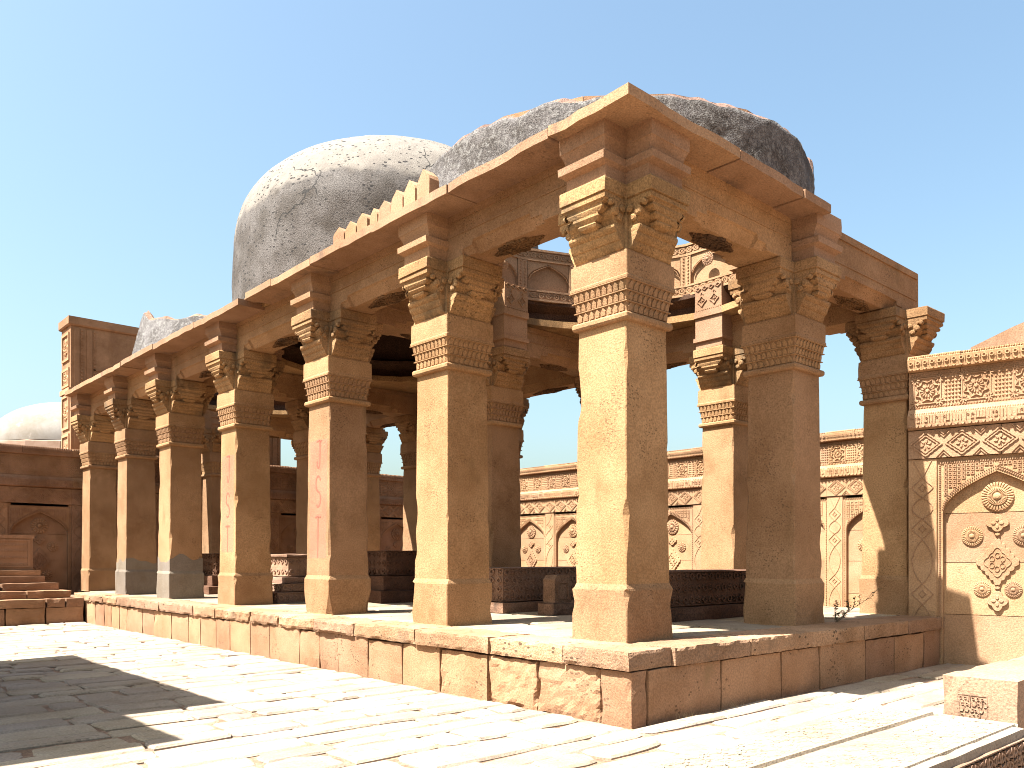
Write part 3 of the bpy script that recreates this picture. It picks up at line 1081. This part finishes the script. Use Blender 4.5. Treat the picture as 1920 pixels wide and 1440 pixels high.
# ================================================================== CARVED WALLS
PB = 1.385                 # bay length
X0, X1 = .33, 1.33         # niche opening in a bay (pilaster 0..0.27)
XM = (X0 + X1) / 2
HWN = (X1 - X0) / 2
def arch_pts(n=14, hw=HWN, spring=1.58, rise=.42):
    pl = [(XM - hw + hw * (k / n) ** 1.7, spring + rise * ((k / n) ** 1.7) ** .52) for k in range(n + 1)]
    return pl + [(2 * XM - a, z) for a, z in reversed(pl[:-1])]
def rope(b, pts, wd, c0, c1, step):
    """twisted cord: little slanting beads along a line"""
    for (a, z), (a2, z2) in zip(pts[:-1], pts[1:]):
        L_ = math.hypot(a2 - a, z2 - z)
        n = max(1, round(L_ / step))
        ux, uz = (a2 - a) / L_, (z2 - z) / L_
        for i in range(n):
            t = (i + .5) / n * L_
            cx, cz = a + ux * t, z + uz * t
            e = step * .36
            q = [(-e, -wd / 2), (e * .5, -wd / 2), (e, wd / 2), (-e * .5, wd / 2)]
            b.plate([(cx + ux * p - uz * r, cz + uz * p + ux * r) for p, r in q], c0, c1, .2)

def make_bay(hi=True):
    """meshes of one wall bay; hi = seen close"""
    out = {}
    # body: backing, pilaster, spandrel plate
    b = MB()
    b.box(0, PB, .075, .50, -.05, 3.10)
    b.box(0, .275, -.02, .078, -.05, 2.165)
    b.box(.276, X0, .0, .078, -.05, 2.165)
    b.box(X1, PB - .001, .0, .078, -.05, 2.165)
    ap = arch_pts()
    n = len(ap)
    up = [(a, 2.165) for a, z in ap]
    vs = [(a, .0, z) for a, z in up] + [(a, .0, z) for a, z in ap] + [(a, .078, z) for a, z in ap]
    b.add(vs, [(j, j + 1, n + j + 1, n + j) for j in range(n - 1)] + [(n + j, n + j + 1, 2 * n + j + 1, 2 * n + j) for j in range(n - 1)])
    b.box(X0, X1, .0, .078, 2.12, 2.166)
    out['wall_bay'] = b
    # niche stones with open joints between
    st = []
    for z0, z1 in ((-.05, .508), (.515, 1.055), (1.062, 1.575), (1.582, 2.05)):
        q = MB()
        if z0 < 1.58: q.box(X0 + .002, X1 - .002, .058, .08, z0, z1)
        else:
            poly = [(a, z - .003) for a, z in arch_pts()]
            q.loft([[(a, .058, max(z, z0)) for a, z in poly], [(a, .08, max(z, z0)) for a, z in poly]])
        st.append(q)
    out['niche_stone'] = st
    # carved fields, all relief
    c = MB()
    # pilaster: lobed lozenge chain
    cx = .137
    for zc in ((1.86, 1.42, .72) if hi else (1.86, 1.42, .72)):
        c.line(star(cx, zc, .105, 4, .28, 0, 8), .009, .02, .028, True)
        c.line(star(cx, zc, .04, 4, .45, 0, 4), .007, .02, .028, True)
    for z0, z1 in ((1.53, 1.75), (.83, 1.30), (.1, .61)):
        pts = []
        m = 24
        for i in range(m):
            t = i / (m - 1)
            wv = .105 * math.sin(PI * t) ** .8 * (1 - .07 * abs(math.sin(7 * PI * t)))
            pts.append((wv, z0 + (z1 - z0) * t))
        c.line([(cx + a, z) for a, z in pts], .008, .02, .028)
        c.line([(cx - a, z) for a, z in pts], .008, .02, .028)
    c.line([(cx - .09, 2.15), (cx, 1.96), (cx + .09, 2.15)], .008, .02, .028)
    # frame cords
    stp = .022 if hi else .04
    for xx in (.303, 1.357):
        rope(c, [(xx, .05), (xx, 2.1)], .022, 0, .011, stp)
    rope(c, [(.303, 2.115), (1.357, 2.115)], .022, 0, .011, stp)
    ra = [(a, z + .035) for a, z in arch_pts(8, HWN - .0)]
    rope(c, ra, .020, 0, .011, stp)
    rope(c, [(a, z + .025) for a, z in ra], .012, 0, .011, stp)
    # spandrel lattice
    cell = .042 if hi else .075
    zz = 1.66
    arr = arch_pts()
    def az(x):
        t = 1 - abs(x - XM) / HWN
        return 1.58 + .42 * max(0, t) ** .52
    while zz < 2.085:
        xx = X0 + .03
        while xx < X1 - .02:
            if zz > az(xx) + .095:
                e = cell * .40
                c.ring([(xx - e, zz - e), (xx + e, zz - e), (xx + e, zz + e), (xx - e, zz + e)],
                       [(xx - e * .5, zz - e * .5), (xx + e * .5, zz - e * .5), (xx + e * .5, zz + e * .5), (xx - e * .5, zz + e * .5)], 0, .009)
            xx += cell
        zz += cell
    out['carved_field'] = c
    # diamond band
    d = MB()
    d.box(.002, PB * .63, -.035, .1, 2.172, 2.472)
    d.box(PB * .63 + .006, PB - .002, -.033, .1, 2.168, 2.470)
    nD = 4
    wD = PB / nD
    for i in range(nD):
        x = wD * (i + .5)
        z = 2.32
        for s0, s1 in ((.98, .86), (.74, .64)):
            d.ring(cusp(x, z, wD / 2 * s0, .138 * s0, 4, .05), cusp(x, z, wD / 2 * s1, .138 * s1, 4, .05), .034, .047)
        petals(d, x, z, .012, .062, 6, .026, .034, .046, .3)
        for sz in (1, -1):
            zz = z + sz * .14
            for s in (.62, .36):
                pts = [(x + wD / 2 - .115 * s, zz - sz * .0), (x + wD / 2, zz - sz * .12 * s), (x + wD / 2 + .115 * s, zz)]
                if i < nD - 1: d.line(pts, .012, .034, .046)
    out['diamond_band'] = d
    # inscription band: cords, upright strokes, hanging buds
    e = MB()
    e.loft([[(x, -.035, 2.482), (x, -.075, 2.50), (x, -.08, 2.545), (x, -.08, 2.63), (x, -.05, 2.665), (x, -.035, 2.70), (x, .1, 2.70), (x, .1, 2.482)] for x in (.001, PB - .001)])
    rope(e, [(.02, 2.645), (PB - .02, 2.645)], .022, .066, .08, stp)
    k = 0
    x = .025
    rr = random.Random(3)
    while x < PB - .03:
        hgt = rr.choice([.07, .07, .05, .075])
        e.line([(x, 2.553), (x, 2.553 + hgt)], .009, .08, .089)
        if rr.random() < .5: e.line([(x, 2.556), (x + .025, 2.556), (x + .025, 2.575)], .008, .08, .089)
        if rr.random() < .3: e.line(circ(x + .018, 2.60, .010, 6), .006, .08, .088, True)
        x += rr.choice([.026, .03, .045])
    nb = 22
    for i in range(nb):
        x = PB * (i + .5) / nb
        e.plate([(x - .022, 2.525), (x - .012, 2.502), (x, 2.494), (x + .012, 2.502), (x + .022, 2.525), (x, 2.535)], .066, .092, .2)
    out['inscription_band'] = e
    # flower panels
    f = MB()
    f.box(.002, PB * .36, -.01, .1, 2.705, 3.10)
    f.box(PB * .36 + .006, PB - .002, -.012, .1, 2.705, 3.10)
    for zc in (2.725, 3.07):
        rope(f, [(.01, zc), (PB - .01, zc)], .018, .01, .022, stp * 1.2)
        f.line([(PB * t / 60, zc - .022 + .006 * math.sin(t * 2.6)) for t in range(1, 60)], .008, .01, .02)
    for i in range(3):
        x = PB / 3 * (i + .40)
        z = 2.895
        w2 = .135
        sq = [(x - w2, z - .14), (x + w2, z - .14), (x + w2, z + .14), (x - w2, z + .14)]
        f.ring(sq, [(x + (a - x) * .93, z + (q - z) * .93) for a, q in sq], .01, .022)
        petals(f, x, z, .03, .078, 14, .018, .01, .026)
        f.plate(circ(x, z, .024, 8), .01, .03, .4)
        f.line(star(x, z, .122, 8, .26, PI / 8, 6), .013, .01, .027, True)
        for sx in (-1, 1):
            for sz in (-1, 1):
                petals(f, x + sx * .118, z + sz * .122, .012, .05, 8, .016, .01, .024)
        # scale lattice between panels
        xl = x + w2 + .025
        for u in range(5):
            for v in range(7):
                f.plate(circ(xl + .018 + u * .032, z - .125 + v * .041 + (u % 2) * .0, .0145, 6), .01, .022, .4)
    out['flower_panel'] = f
    # crest
    g_ = MB()
    g_.loft([[(x, -.01, 3.105), (x, -.07, 3.118), (x, -.075, 3.15), (x, -.085, 3.235), (x, -.07, 3.245), (x, -.06, 3.272), (x, .48, 3.272), (x, .48, 3.105)] for x in (.002, PB * .37)])
    g_.loft([[(x, -.01, 3.102), (x, -.068, 3.113), (x, -.073, 3.146), (x, -.083, 3.231), (x, -.068, 3.241), (x, -.058, 3.266), (x, .48, 3.266), (x, .48, 3.102)] for x in (PB * .37 + .008, PB - .002)])
    rope(g_, [(.01, 3.254), (PB - .01, 3.254)], .018, .06, .082, stp)
    for i in range(20):
        x = PB * (i + .5) / 20
        g_.ring(circ(x, 3.192, .022, 8), circ(x, 3.192, .013, 8), .076, .09)
        g_.line([(x + PB / 40, 3.168), (x + PB / 40, 3.215)], .008, .076, .089)
        g_.plate([(x - .02, 3.128), (x, 3.112), (x + .02, 3.128), (x, 3.137)], .066, .086, .2)
    out['crest'] = g_
    return out
def medal_mesh():
    b = MB()
    z = 1.065
    b.plate(cusp(0, z, .215, .265, 5, .10), 0, .022, .03)
    b.line(cusp(0, z, .135, .165, 3, .08), .009, .022, .03, True)
    for a in range(6): b.line(circ(.055 * math.cos(a * PI / 3 + .5), z + .07 * math.sin(a * PI / 3 + .5), .022, 8, 0, 1.3), .007, .022, .03, True)
    out = [b]
    for zc, hw, hh in ((1.465, .125, .105), (.665, .115, .125)):
        q = MB()
        q.plate(cusp(0, zc, hw, hh, 2, .16), 0, .026, .04)
        petals(q, 0, zc, .012, .06, 4, .035, .026, .034)
        out.append(q)
    for zc in (1.352, .80):
        q = MB()
        q.plate(circ(0, zc, .028, 8, 0, .6), 0, .024, .2)
        out.append(q)
    return [m.mesh('medallion') for m in out]
BHI, BLO = make_bay(True), make_bay(False)
def meshify(d): return {k: ([q.mesh(k) for q in v] if isinstance(v, list) else v.mesh(k)) for k, v in d.items()}
BHI, BLO = meshify(BHI), meshify(BLO)
MED = medal_mesh()
RBIG, RMID, RSML = rosette(.148, 30, .035).mesh('rosette'), rosette(.102, 28, .026).mesh('rosette'), rosette(.080, 24, .022).mesh('rosette')
RBL, RSL = rosette(.148, 16, .035).mesh('rosette'), rosette(.095, 12, .026).mesh('rosette')
def wall_bay(root, x, S, mat, hi, niche=True):
    body = obj('wall_bay', S['wall_bay'], mat, root, (x, 0, 0))
    for m in S['niche_stone']: obj('niche_stone', m, mat, body)
    obj('carved_field', S['carved_field'], mat, body, kind='stuff')
    for k in ('diamond_band', 'inscription_band', 'flower_panel', 'crest'):
        obj(k, S[k], mat, body)
    yb = .058
    for m in (MED if hi else MED[:3]): obj('medallion', m, mat, body, (XM, yb, 0))
    obj('rosette', RBIG if hi else RBL, mat, body, (XM, yb, 1.742))
    for sx, z, me in ((-.232, 1.336, RMID), (.232, 1.336, RMID), (-.14, .785, RSML), (.14, .785, RSML)):
        obj('rosette', me if hi else RSL, mat, body, (XM + sx, yb, z), None)
    return body

ang = math.atan2(-.985, .174)
nwall = thing('carved_wall', 'sunlit pale carved stone wall beside the platform end, with a pointed niche of rosettes', 'wall', (5.06, 0, 0), ang)
for k in range(3): wall_bay(nwall, -.302 + PB * k, BHI, 'wall', True)
# plain higher masonry behind it
hb = MB()
hb.loft([[(x, .75, -.05), (x, 1.5, -.05), (x, 1.5, z), (x, .75, z)] for x, z in ((.17, 3.47), (.6, 3.62), (.9, 3.72), (1.2, 3.80), (2.2, 4.1), (3.6, 4.3))])
hb.rough(.03, 3, 4)
obj('plain_wall', hb, 'tomb', None, (5.06, 0, 0), (0, 0, ang), label='plain pale sandstone wall with sloping top rising behind the carved wall', cat='wall')

fwall = thing('carved_wall', 'long sunlit carved enclosure wall seen between the pillars behind the pavilion', 'wall', (9.4, 14.6, 0), -PI / 2)
for k in range(10): wall_bay(fwall, 14.6 - 10.96 - XM - PB * 2 + PB * k, BLO, 'wall', False)

ewall = thing('carved_wall', 'shaded reddish carved end wall behind the stepped tomb and far pillars', 'wall', (-.217 - XM, 14.6, 0))
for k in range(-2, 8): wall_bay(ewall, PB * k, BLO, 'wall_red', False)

# tall portal block behind the end wall
tp = thing('portal_block', 'tall reddish carved portal block rising above the far end of the pavilion', 'portal', (.431, 15.02, 0))
b = MB()
b.box(0, 4.59, 0, .68, -.05, 5.84)
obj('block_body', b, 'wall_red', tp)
b = MB(); 
b.loft([[(-.03, -.03, 5.842), (4.62, -.03, 5.842), (4.62, .71, 5.842), (-.03, .71, 5.842)], [(-.05, -.05, 5.87), (4.64, -.05, 5.87), (4.64, .73, 5.87), (-.05, .73, 5.87)], [(-.05, -.05, 6.02), (4.64, -.05, 6.02), (4.64, .73, 6.02), (-.05, .73, 6.02)]])
obj('coping', b, 'wall_red', tp)
b = MB()
for x in (.06, .3, 4.1, 4.38):
    b.box(x, x + .10, -.018, .01, 3.2, 5.8)
    rope(b, [(x + .15, 3.2), (x + .15, 5.8)], .06, 0, .016, .07)
for z in (4.72, 4.98): b.box(.42, 4.05, -.016, .01, z, z + .03)
for i in range(6):
    for j in range(3):
        x, z = .72 + i * .6, 3.5 + j * .5
        if z < 4.6: b.ring([(x - .25, z - .2), (x + .25, z - .2), (x + .25, z + .2), (x - .25, z + .2)], [(x - .21, z - .16), (x + .21, z - .16), (x + .21, z + .16), (x - .21, z + .16)], 0, .02)
        if z < 4.6: petals(b, x, z, .02, .13, 8, .06, 0, .02)
rope(b, [(.42, 4.86), (4.05, 4.86)], .12, 0, .014, .16)
obj('carved_frames', b, 'wall_red', tp, kind='stuff')
# its narrow sunlit flank, the sunlight put into a paler stone colour
b = MB()
for z0, z1 in ((5.15, 5.72), (4.62, 5.0), (3.75, 4.45), (3.0, 3.65)):
    b.ring([(.08, z0), (.60, z0), (.60, z1), (.08, z1)], [(.13, z0 + .05), (.55, z0 + .05), (.55, z1 - .05), (.13, z1 - .05)], 0, .025)
    b.line(star(.34, (z0 + z1) / 2, .17, 8, .3), .03, 0, .02, True)
    petals(b, .34, (z0 + z1) / 2, .03, .12, 8, .05, 0, .02)
b.box(0, .68, -.04, .0, 4.48, 4.58)
# face -X
b.v = [(p[1], .68 - p[0], p[2]) for p in b.v]
obj('flank_panels', b, 'wall', tp)

# far white dome beyond
fd = thing('far_dome', 'distant white ribbed dome on a tan drum beyond the left wall', 'dome', (0, 0, 0))
dpx = 62.0
px = 138
dirv = FWD * dpx + RGT * ((px - 960) / 1561.8 * dpx)
fx, fy = CAM.x + dirv.x, CAM.y + dirv.y
fd.location = (fx, fy, 0)
prof = [(5.5 * math.cos(PI / 2 * k / 24) ** .9, 9.2 + 3.35 * math.sin(PI / 2 * k / 24)) for k in range(24)] + [(.05, 12.56)]
b = lathe(prof, 96, .05, .5, 3, 0, 0)
obj('dome_shell', b.mesh('dome_shell', True), 'farwhite', fd)
b = MB()
b.loft([[(r * math.cos(2 * PI * i / 16), r * math.sin(2 * PI * i / 16), z) for i in range(16)] for r, z in ((5.8, 0), (5.8, 8.2), (6.0, 8.3), (6.0, 8.55), (5.75, 8.6), (5.7, 9.1), (5.5, 9.2))])
obj('drum', b, 'fartan', fd)

# ================================================================== TOMBS
def tomb_tiers(name, tiers, mat, lab, loc, rz=0, group=None, carve=None, body='tier'):
    """tiers: (half length x, half width y, z0, z1)"""
    t = thing(name, lab, 'tomb', loc, rz, group)
    for i, (hx, hy, z0, z1) in enumerate(tiers):
        q = sbox(2 * hx, 2 * hy, z1 - z0 - .002, (10, 4, 2), .006, .012, i + int(abs(loc[0]) * 10), 6)
        o = obj(body if i < len(tiers) - 1 else 'cenotaph', q, mat, t, (0, 0, z0))
        if carve and i in carve:
            b = MB()
            hh = z1 - z0
            n = max(3, int(2 * hx / (hh * .5)))
            def face(half, depth_axis):
                m = max(2, int(2 * half / .11))
                for u in range(m):
                    a = -half + 2 * half * (u + .5) / m
                    for v in range(max(1, int(hh / .10))):
                        vv = (v + .5) / max(1, int(hh / .10)) * hh
                        k = (u + v) % 3
                        if k == 0: b.ring(circ(a, vv, .04, 8), circ(a, vv, .024, 8), -.004, .012)
                        elif k == 1: petals(b, a, vv, .008, .042, 5, .024, -.004, .012)
                        else: b.ring(cusp(a, vv, .045, .042, 2, .1), cusp(a, vv, .026, .024, 2, .1), -.004, .012)
                b.line([(-half + .01, .012), (half - .01, .012)], .014, -.004, .012)
                b.line([(-half + .01, hh - .014), (half - .01, hh - .014)], .014, -.004, .012)
            face(hx, 1)
            front = [(p[0], p[1] - hy, p[2]) for p in b.v]
            fr = list(b.f)
            b2 = MB(); b2.add(front, fr)
            b.v, b.f = [], []
            face(hy, 0)
            b2.add([(p[1] - hx, -p[0], p[2]) for p in b.v], b.f)
            obj('carving', b2, mat, o, kind='stuff')
    return t
# inside the pavilion
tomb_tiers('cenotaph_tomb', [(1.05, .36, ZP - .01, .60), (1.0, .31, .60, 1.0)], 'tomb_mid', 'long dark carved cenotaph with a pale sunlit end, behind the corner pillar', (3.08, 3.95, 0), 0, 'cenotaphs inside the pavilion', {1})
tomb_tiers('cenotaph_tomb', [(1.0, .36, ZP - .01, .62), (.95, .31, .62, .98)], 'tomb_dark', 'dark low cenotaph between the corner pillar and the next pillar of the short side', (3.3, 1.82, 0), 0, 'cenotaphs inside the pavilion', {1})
hs = thing('small_headstone', 'small weathered headstone on a block foot in front of the long dark cenotaph', 'headstone', (2.42, 3.1, ZP))
obj('foot_block', sbox(.36, .26, .13, (3, 2, 2), .01, .02, 3), 'tomb_mid', hs, (0, 0, -.012))
b = MB(); b.loft([[(x, -.09, z) for x, z in ((-.13, .12), (.13, .12), (.13, .38), (.09, .43), (-.09, .43), (-.13, .38))], [(x, .09, z) for x, z in ((-.13, .12), (.13, .12), (.13, .38), (.09, .43), (-.09, .43), (-.13, .38))]])
b.ring([(-.09, .16), (.09, .16), (.09, .36), (-.09, .36)], [(-.07, .18), (.07, .18), (.07, .34), (-.07, .34)], .09, .102)
obj('slab', b, 'tomb_mid', hs)
tomb_tiers('cenotaph_tomb', [(1.25, .62, ZP - .01, .63), (1.15, .54, .63, .75), (1.05, .46, .75, .84), (.95, .36, .84, 1.13), (.99, .40, 1.13, 1.17)], 'tomb', 'stepped carved cenotaph with a pale end face between the two sprayed pillars', (2.35, 7.9, 0), 0, 'cenotaphs inside the pavilion', {0, 1, 3})
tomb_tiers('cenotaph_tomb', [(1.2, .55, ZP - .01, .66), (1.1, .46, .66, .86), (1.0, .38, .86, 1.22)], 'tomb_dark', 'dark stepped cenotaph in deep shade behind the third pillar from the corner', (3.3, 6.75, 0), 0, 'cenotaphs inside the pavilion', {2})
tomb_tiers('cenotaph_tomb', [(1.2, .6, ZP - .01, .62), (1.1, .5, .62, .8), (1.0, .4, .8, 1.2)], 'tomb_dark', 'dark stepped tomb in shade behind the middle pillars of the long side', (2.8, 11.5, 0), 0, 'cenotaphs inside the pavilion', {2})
# stepped tomb left of the pavilion
st_ = thing('stepped_tomb', 'stepped reddish tomb platform filling the corner left of the pavilion', 'tomb', (-2.2, 13.3, 0))
rr = random.Random(11)
def course(z0, z1, yf, xr, xl=-5.5, lens=(.7, 1.1, .9), mat='wall_red', yb=14.5):
    x = xr
    i = 0
    while x > xl:
        l = rr.choice(lens)
        q = sbox(l - .01, yb - yf, z1 - z0 - .003, (5, 3, 2), .006, .018, rr.randrange(999), 6)
        obj('course_stone', q, mat, st_, (x - l / 2 + 2.2, (yf + yb) / 2 - 13.3 + rr.uniform(-.006, .006), z0))
        x -= l; i += 1
course(-.03, .27, 12.30, -.04, lens=(.75, .6, .9))
course(.27, .42, 12.29, -.035, lens=(.7, .95, .3))
course(.42, .55, 12.55, -.17)
course(.55, .68, 12.85, -.30)
course(.68, .80, 13.05, -.47, lens=(1.4, 1.2))
course(.80, .90, 13.15, -.52, lens=(1.6, 1.5))
b = MB()
b.box(-3.4, -.62, 13.30, 14.1, .90, 1.50)
b.box(-3.4, -.60, 13.28, 14.12, 1.46, 1.52)
rb = MB()
for z in (1.0, 1.12, 1.24, 1.34):
    rope(rb, [(-3.3, z), (-.66, z)], .035, 0, .012, .06)
rb.ring([(-3.35, .95), (-.66, .95), (-.66, 1.44), (-3.35, 1.44)], [(-3.3, .98), (-.7, .98), (-.7, 1.41), (-3.3, 1.41)], 0, .015)
b.add([(p[0], p[1] + 13.30, p[2]) for p in rb.v], rb.f)
b.v = [(p[0] + 2.2, p[1] - 13.3, p[2]) for p in b.v]
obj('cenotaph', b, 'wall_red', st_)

# block tomb at the right
bt = thing('block_tomb', 'pale block tomb with a small inscription panel at the right edge', 'tomb', (.50, -1.735, 0), 0)
def rotp(v, a): return (v[0] * math.cos(a) - v[1] * math.sin(a), v[0] * math.sin(a) + v[1] * math.cos(a))
bw, bl, bz0, bz1 = .372, 1.6, .0, .476
q = sbox(bl, bw, bz1 + .06, (16, 6, 4), .004, .014, 5, 6)
obj('tomb_block', q, 'tomb', bt, (bl / 2, -bw / 2, -.06))
b = MB()
b.box(-.004, .004, -.42, -.415, .06, .2)
rb = MB()
rb.ring([(-.1, .05), (.1, .05), (.1, .205), (-.1, .205)], [(-.093, .057), (.093, .057), (.093, .198), (-.093, .198)], 0, .004)
r2 = random.Random(4)
for row in range(4):
    z = .072 + row * .034
    x = -.085
    while x < .075:
        k = r2.choice('abcd')
        if k == 'a': rb.line([(x, z + .02), (x + .004, z), (x + .022, z - .002), (x + .03, z + .012)], .005, 0, .006); x += .034
        elif k == 'b': rb.line([(x + .004, z + .024), (x + .002, z - .004)], .005, 0, .006); x += .011
        elif k == 'c': rb.line(circ(x + .01, z + .008, .008, 7), .004, 0, .006, True); rb.line([(x + .018, z + .004), (x + .03, z - .008)], .005, 0, .006); x += .03
        else: rb.line([(x, z + .012), (x + .012, z - .003), (x + .026, z + .003), (x + .024, z + .018), (x + .012, z + .02)], .005, 0, .006); x += .03
b = MB(); b.add([(p[1] * 1.2 + .002, -p[0] * .75 - .155, p[2] * .92 + .195) for p in rb.v], rb.f)
obj('inscription_panel', b, 'tomb', bt)
rb = MB()
for i in range(60):
    x, z = r2.uniform(.2, 1.4), r2.uniform(-.31, -.08)
    a = r2.uniform(-.5, .5)
    rb.line([(x, z), (x + .03 * math.cos(a), z + .012), (x + .06, z - .006)], .008, 0, .006)
rb.line([(.15, -.05), (1.5, -.05)], .012, 0, .01)
rb.line([(.15, -.05), (.15, -.33)], .012, 0, .01)
b = MB(); b.add([(p[0], p[2], bz1 - .012 - p[1]) for p in rb.v], rb.f)
obj('top_carving', b, 'tomb', bt, kind='stuff')

# near tomb slab at the lower right
ZT = .28
ns = thing('carved_tomb_slab', 'low broad tomb slab with carved top in the lower right corner', 'tomb', (-.55, -1.795, 0))
q = sbox(2.74, .80, ZT + .06, (24, 8, 3), .003, .010, 3, 4)
obj('slab', q, 'paving', ns, (-.46, .0, -.06))
rb = MB()
r3 = random.Random(9)
def swirl(x, z, s, a):
    pts = []
    for i in range(9):
        t = i / 8
        ph = a + t * 4.2
        rr_ = s * (.25 + .75 * t)
        pts.append((x + rr_ * math.cos(ph), z + rr_ * math.sin(ph)))
    rb.line([(x + (p - x) * 1.5, q) for p, q in pts], s * .30, 0, .009)
def fld(x0, x1, z0, z1, s):
    x = x0
    k = 0
    while x < x1:
        z = z0 + (s if k % 2 else 0)
        while z < z1:
            swirl(x + r3.uniform(-.01, .01), z + r3.uniform(-.008, .008), s * r3.uniform(.75, 1.05), r3.uniform(0, 6.28))
            z += s * 2.1
        x += s * 2.3; k += 1
def vine(z0, amp, lam, ph, wd):
    n = int(2.64 / .02)
    rb.line([(-1.78 + .02 * i, z0 + amp * math.sin((-1.78 + .02 * i) / lam * 2 * PI + ph)) for i in range(n)], wd, 0, .007)
    x = -1.76
    while x < .84:
        a = math.cos(x / lam * 2 * PI + ph)
        zz = z0 + amp * math.sin(x / lam * 2 * PI + ph)
        for sg in (-1, 1):
            aa = sg * (.9 + .3 * r3.random()) + a * .5
            L_ = r3.uniform(.022, .036)
            ux, uz = math.cos(aa), math.sin(aa)
            rb.plate([(x, zz), (x + ux * L_ * .5 - uz * L_ * .28, zz + uz * L_ * .5 + ux * L_ * .28), (x + ux * L_, zz + uz * L_), (x + ux * L_ * .5 + uz * L_ * .28, zz + uz * L_ * .5 - ux * L_ * .28)], 0, .007, .15)
        x += r3.uniform(.045, .06)
for i, z0 in enumerate((-.29, -.215, -.14, -.065)): vine(z0, .022, .16, i * 1.9, .010)
for i, z0 in enumerate((.11, .175, .24, .305)): vine(z0, .018, .13, i * 2.3, .009)
rb.line([(-1.8, .045), (.88, .045)], .026, 0, .02)
rb.line([(.885, -.36), (.885, .37)], .014, 0, .012)
rb.line([(-1.8, -.345), (.88, -.345)], .012, 0, .012)
b = MB(); b.add([(p[0], p[2], ZT - .004 - p[1]) for p in rb.v], rb.f)
obj('top_carving', b, 'paving', ns, kind='stuff')
rb = MB()
x = -1.75
k = 0
while x < .86:
    for z in (.03, .085, .14, .195):
        q_ = k + int(z * 40)
        rb.ring(star(x, z, .029, 3, .4, q_ * .7, 5), star(x, z, .015, 3, .3, q_ * .7, 5), 0, .018)
        rb.line([(x + .02, z + .028), (x + .036, z), (x + .02, z - .025)], .012, 0, .018)
    x += .055; k += 1
rb.line([(-1.8, .232), (.88, .232)], .012, 0, .014)
b = MB(); b.add([(p[0], p[1] - .398, p[2]) for p in rb.v], rb.f)
obj('side_carving', b, 'tomb', ns, kind='stuff')

# ================================================================== neighbouring canopy (out of frame, left): its roof shades the court
cn = thing('canopy_tomb', 'small pillared stone canopy left of the court whose roof shades the paving', 'canopy', (-6.17, 5.36, 0))
HC = 3.7
b = MB()
b.box(-2.2, 2.53, -2.18, 2.0, HC, HC + .16)
obj('roof_slab', b, 'eave', cn)
b = MB(); b.box(-2.2, 1.80, -3.30, -2.19, HC - .02, HC + .14)
obj('porch_slab', b, 'eave', cn)
for sx in (-1.8, 2.0):
    for sy in (-1.75, 1.6):
        q = sbox(.42, .42, HC + .04, (2, 2, 8), .004, .01, 3)
        obj('pillar', q, 'yellow', cn, (sx, sy, -.045))

# ================================================================== small plants
wd = thing('dry_weed', 'small dark twiggy weed growing at the foot of a pillar on the platform', 'weed', (3.47, .36, ZP))
tw, lv = MB(), MB()
rw = random.Random(2)
def twig(p, d, L_, r, lvl):
    n = 6
    pts = [Vector(p)]
    dd = Vector(d).normalized()
    for i in range(n):
        dd = (dd + Vector((rw.gauss(0, .12), rw.gauss(0, .12), rw.gauss(.02, .1)))).normalized()
        pts.append(pts[-1] + dd * L_ / n)
    rings = []
    for i, q in enumerate(pts):
        rr_ = r * (1 - .75 * i / n)
        rings.append([(q.x + rr_ * math.cos(a), q.y + rr_ * math.sin(a), q.z) for a in (0, 2.09, 4.19)])
    tw.loft(rings)
    for i, q in enumerate(pts[1:], 1):
        for k in range(2 if lvl else 1):
            a = rw.uniform(0, 6.28)
            s = rw.uniform(.012, .026)
            u = Vector((math.cos(a), math.sin(a), rw.uniform(-.3, .7))) * s
            v = Vector((-math.sin(a), math.cos(a), rw.uniform(-.4, .4))) * s * .5
            lv.add([q, q + u * .6 + v, q + u * 1.5, q + u * .6 - v], [(0, 1, 2, 3)])
        if lvl == 0 and i > 1 and rw.random() < .8:
            twig(q, dd + Vector((rw.gauss(0, .6), rw.gauss(0, .6), .3)), L_ * .28, r * .5, 1)
twig((0, 0, -.01), (.72, -.38, .8), .5, .010, 0)
twig((0, 0, -.01), (.9, -.2, .6), .3, .007, 0)
twig((0, 0, -.01), (-.15, -.1, 1), .17, .004, 0)
twig((.02, 0, -.01), (.5, .2, .6), .12, .004, 0)
obj('twigs', tw, 'twig', wd)
obj('leaves', lv, 'leaf', wd, kind='stuff')
for i, (x, y_, lab) in enumerate(((.55, -.04, 'tuft of dry grass at the platform foot near its corner'), (1.15, -.05, 'tuft of dry grass at the foot of the short platform side, second from the corner'))):
    b = MB()
    for k in range(26):
        a, e = rw.uniform(0, 6.28), rw.uniform(.03, .1)
        px_, py_ = rw.gauss(0, .06), rw.gauss(0, .02)
        t_ = (px_ + math.cos(a) * e, py_ + math.sin(a) * e * .5, rw.uniform(.01, .06))
        b.add([(px_ - .002, py_, -.02), (px_ + .002, py_, -.02), t_], [(0, 1, 2)])
    obj('dry_grass', b, 'straw', None, (x, y_, .0), label=lab, cat='grass')
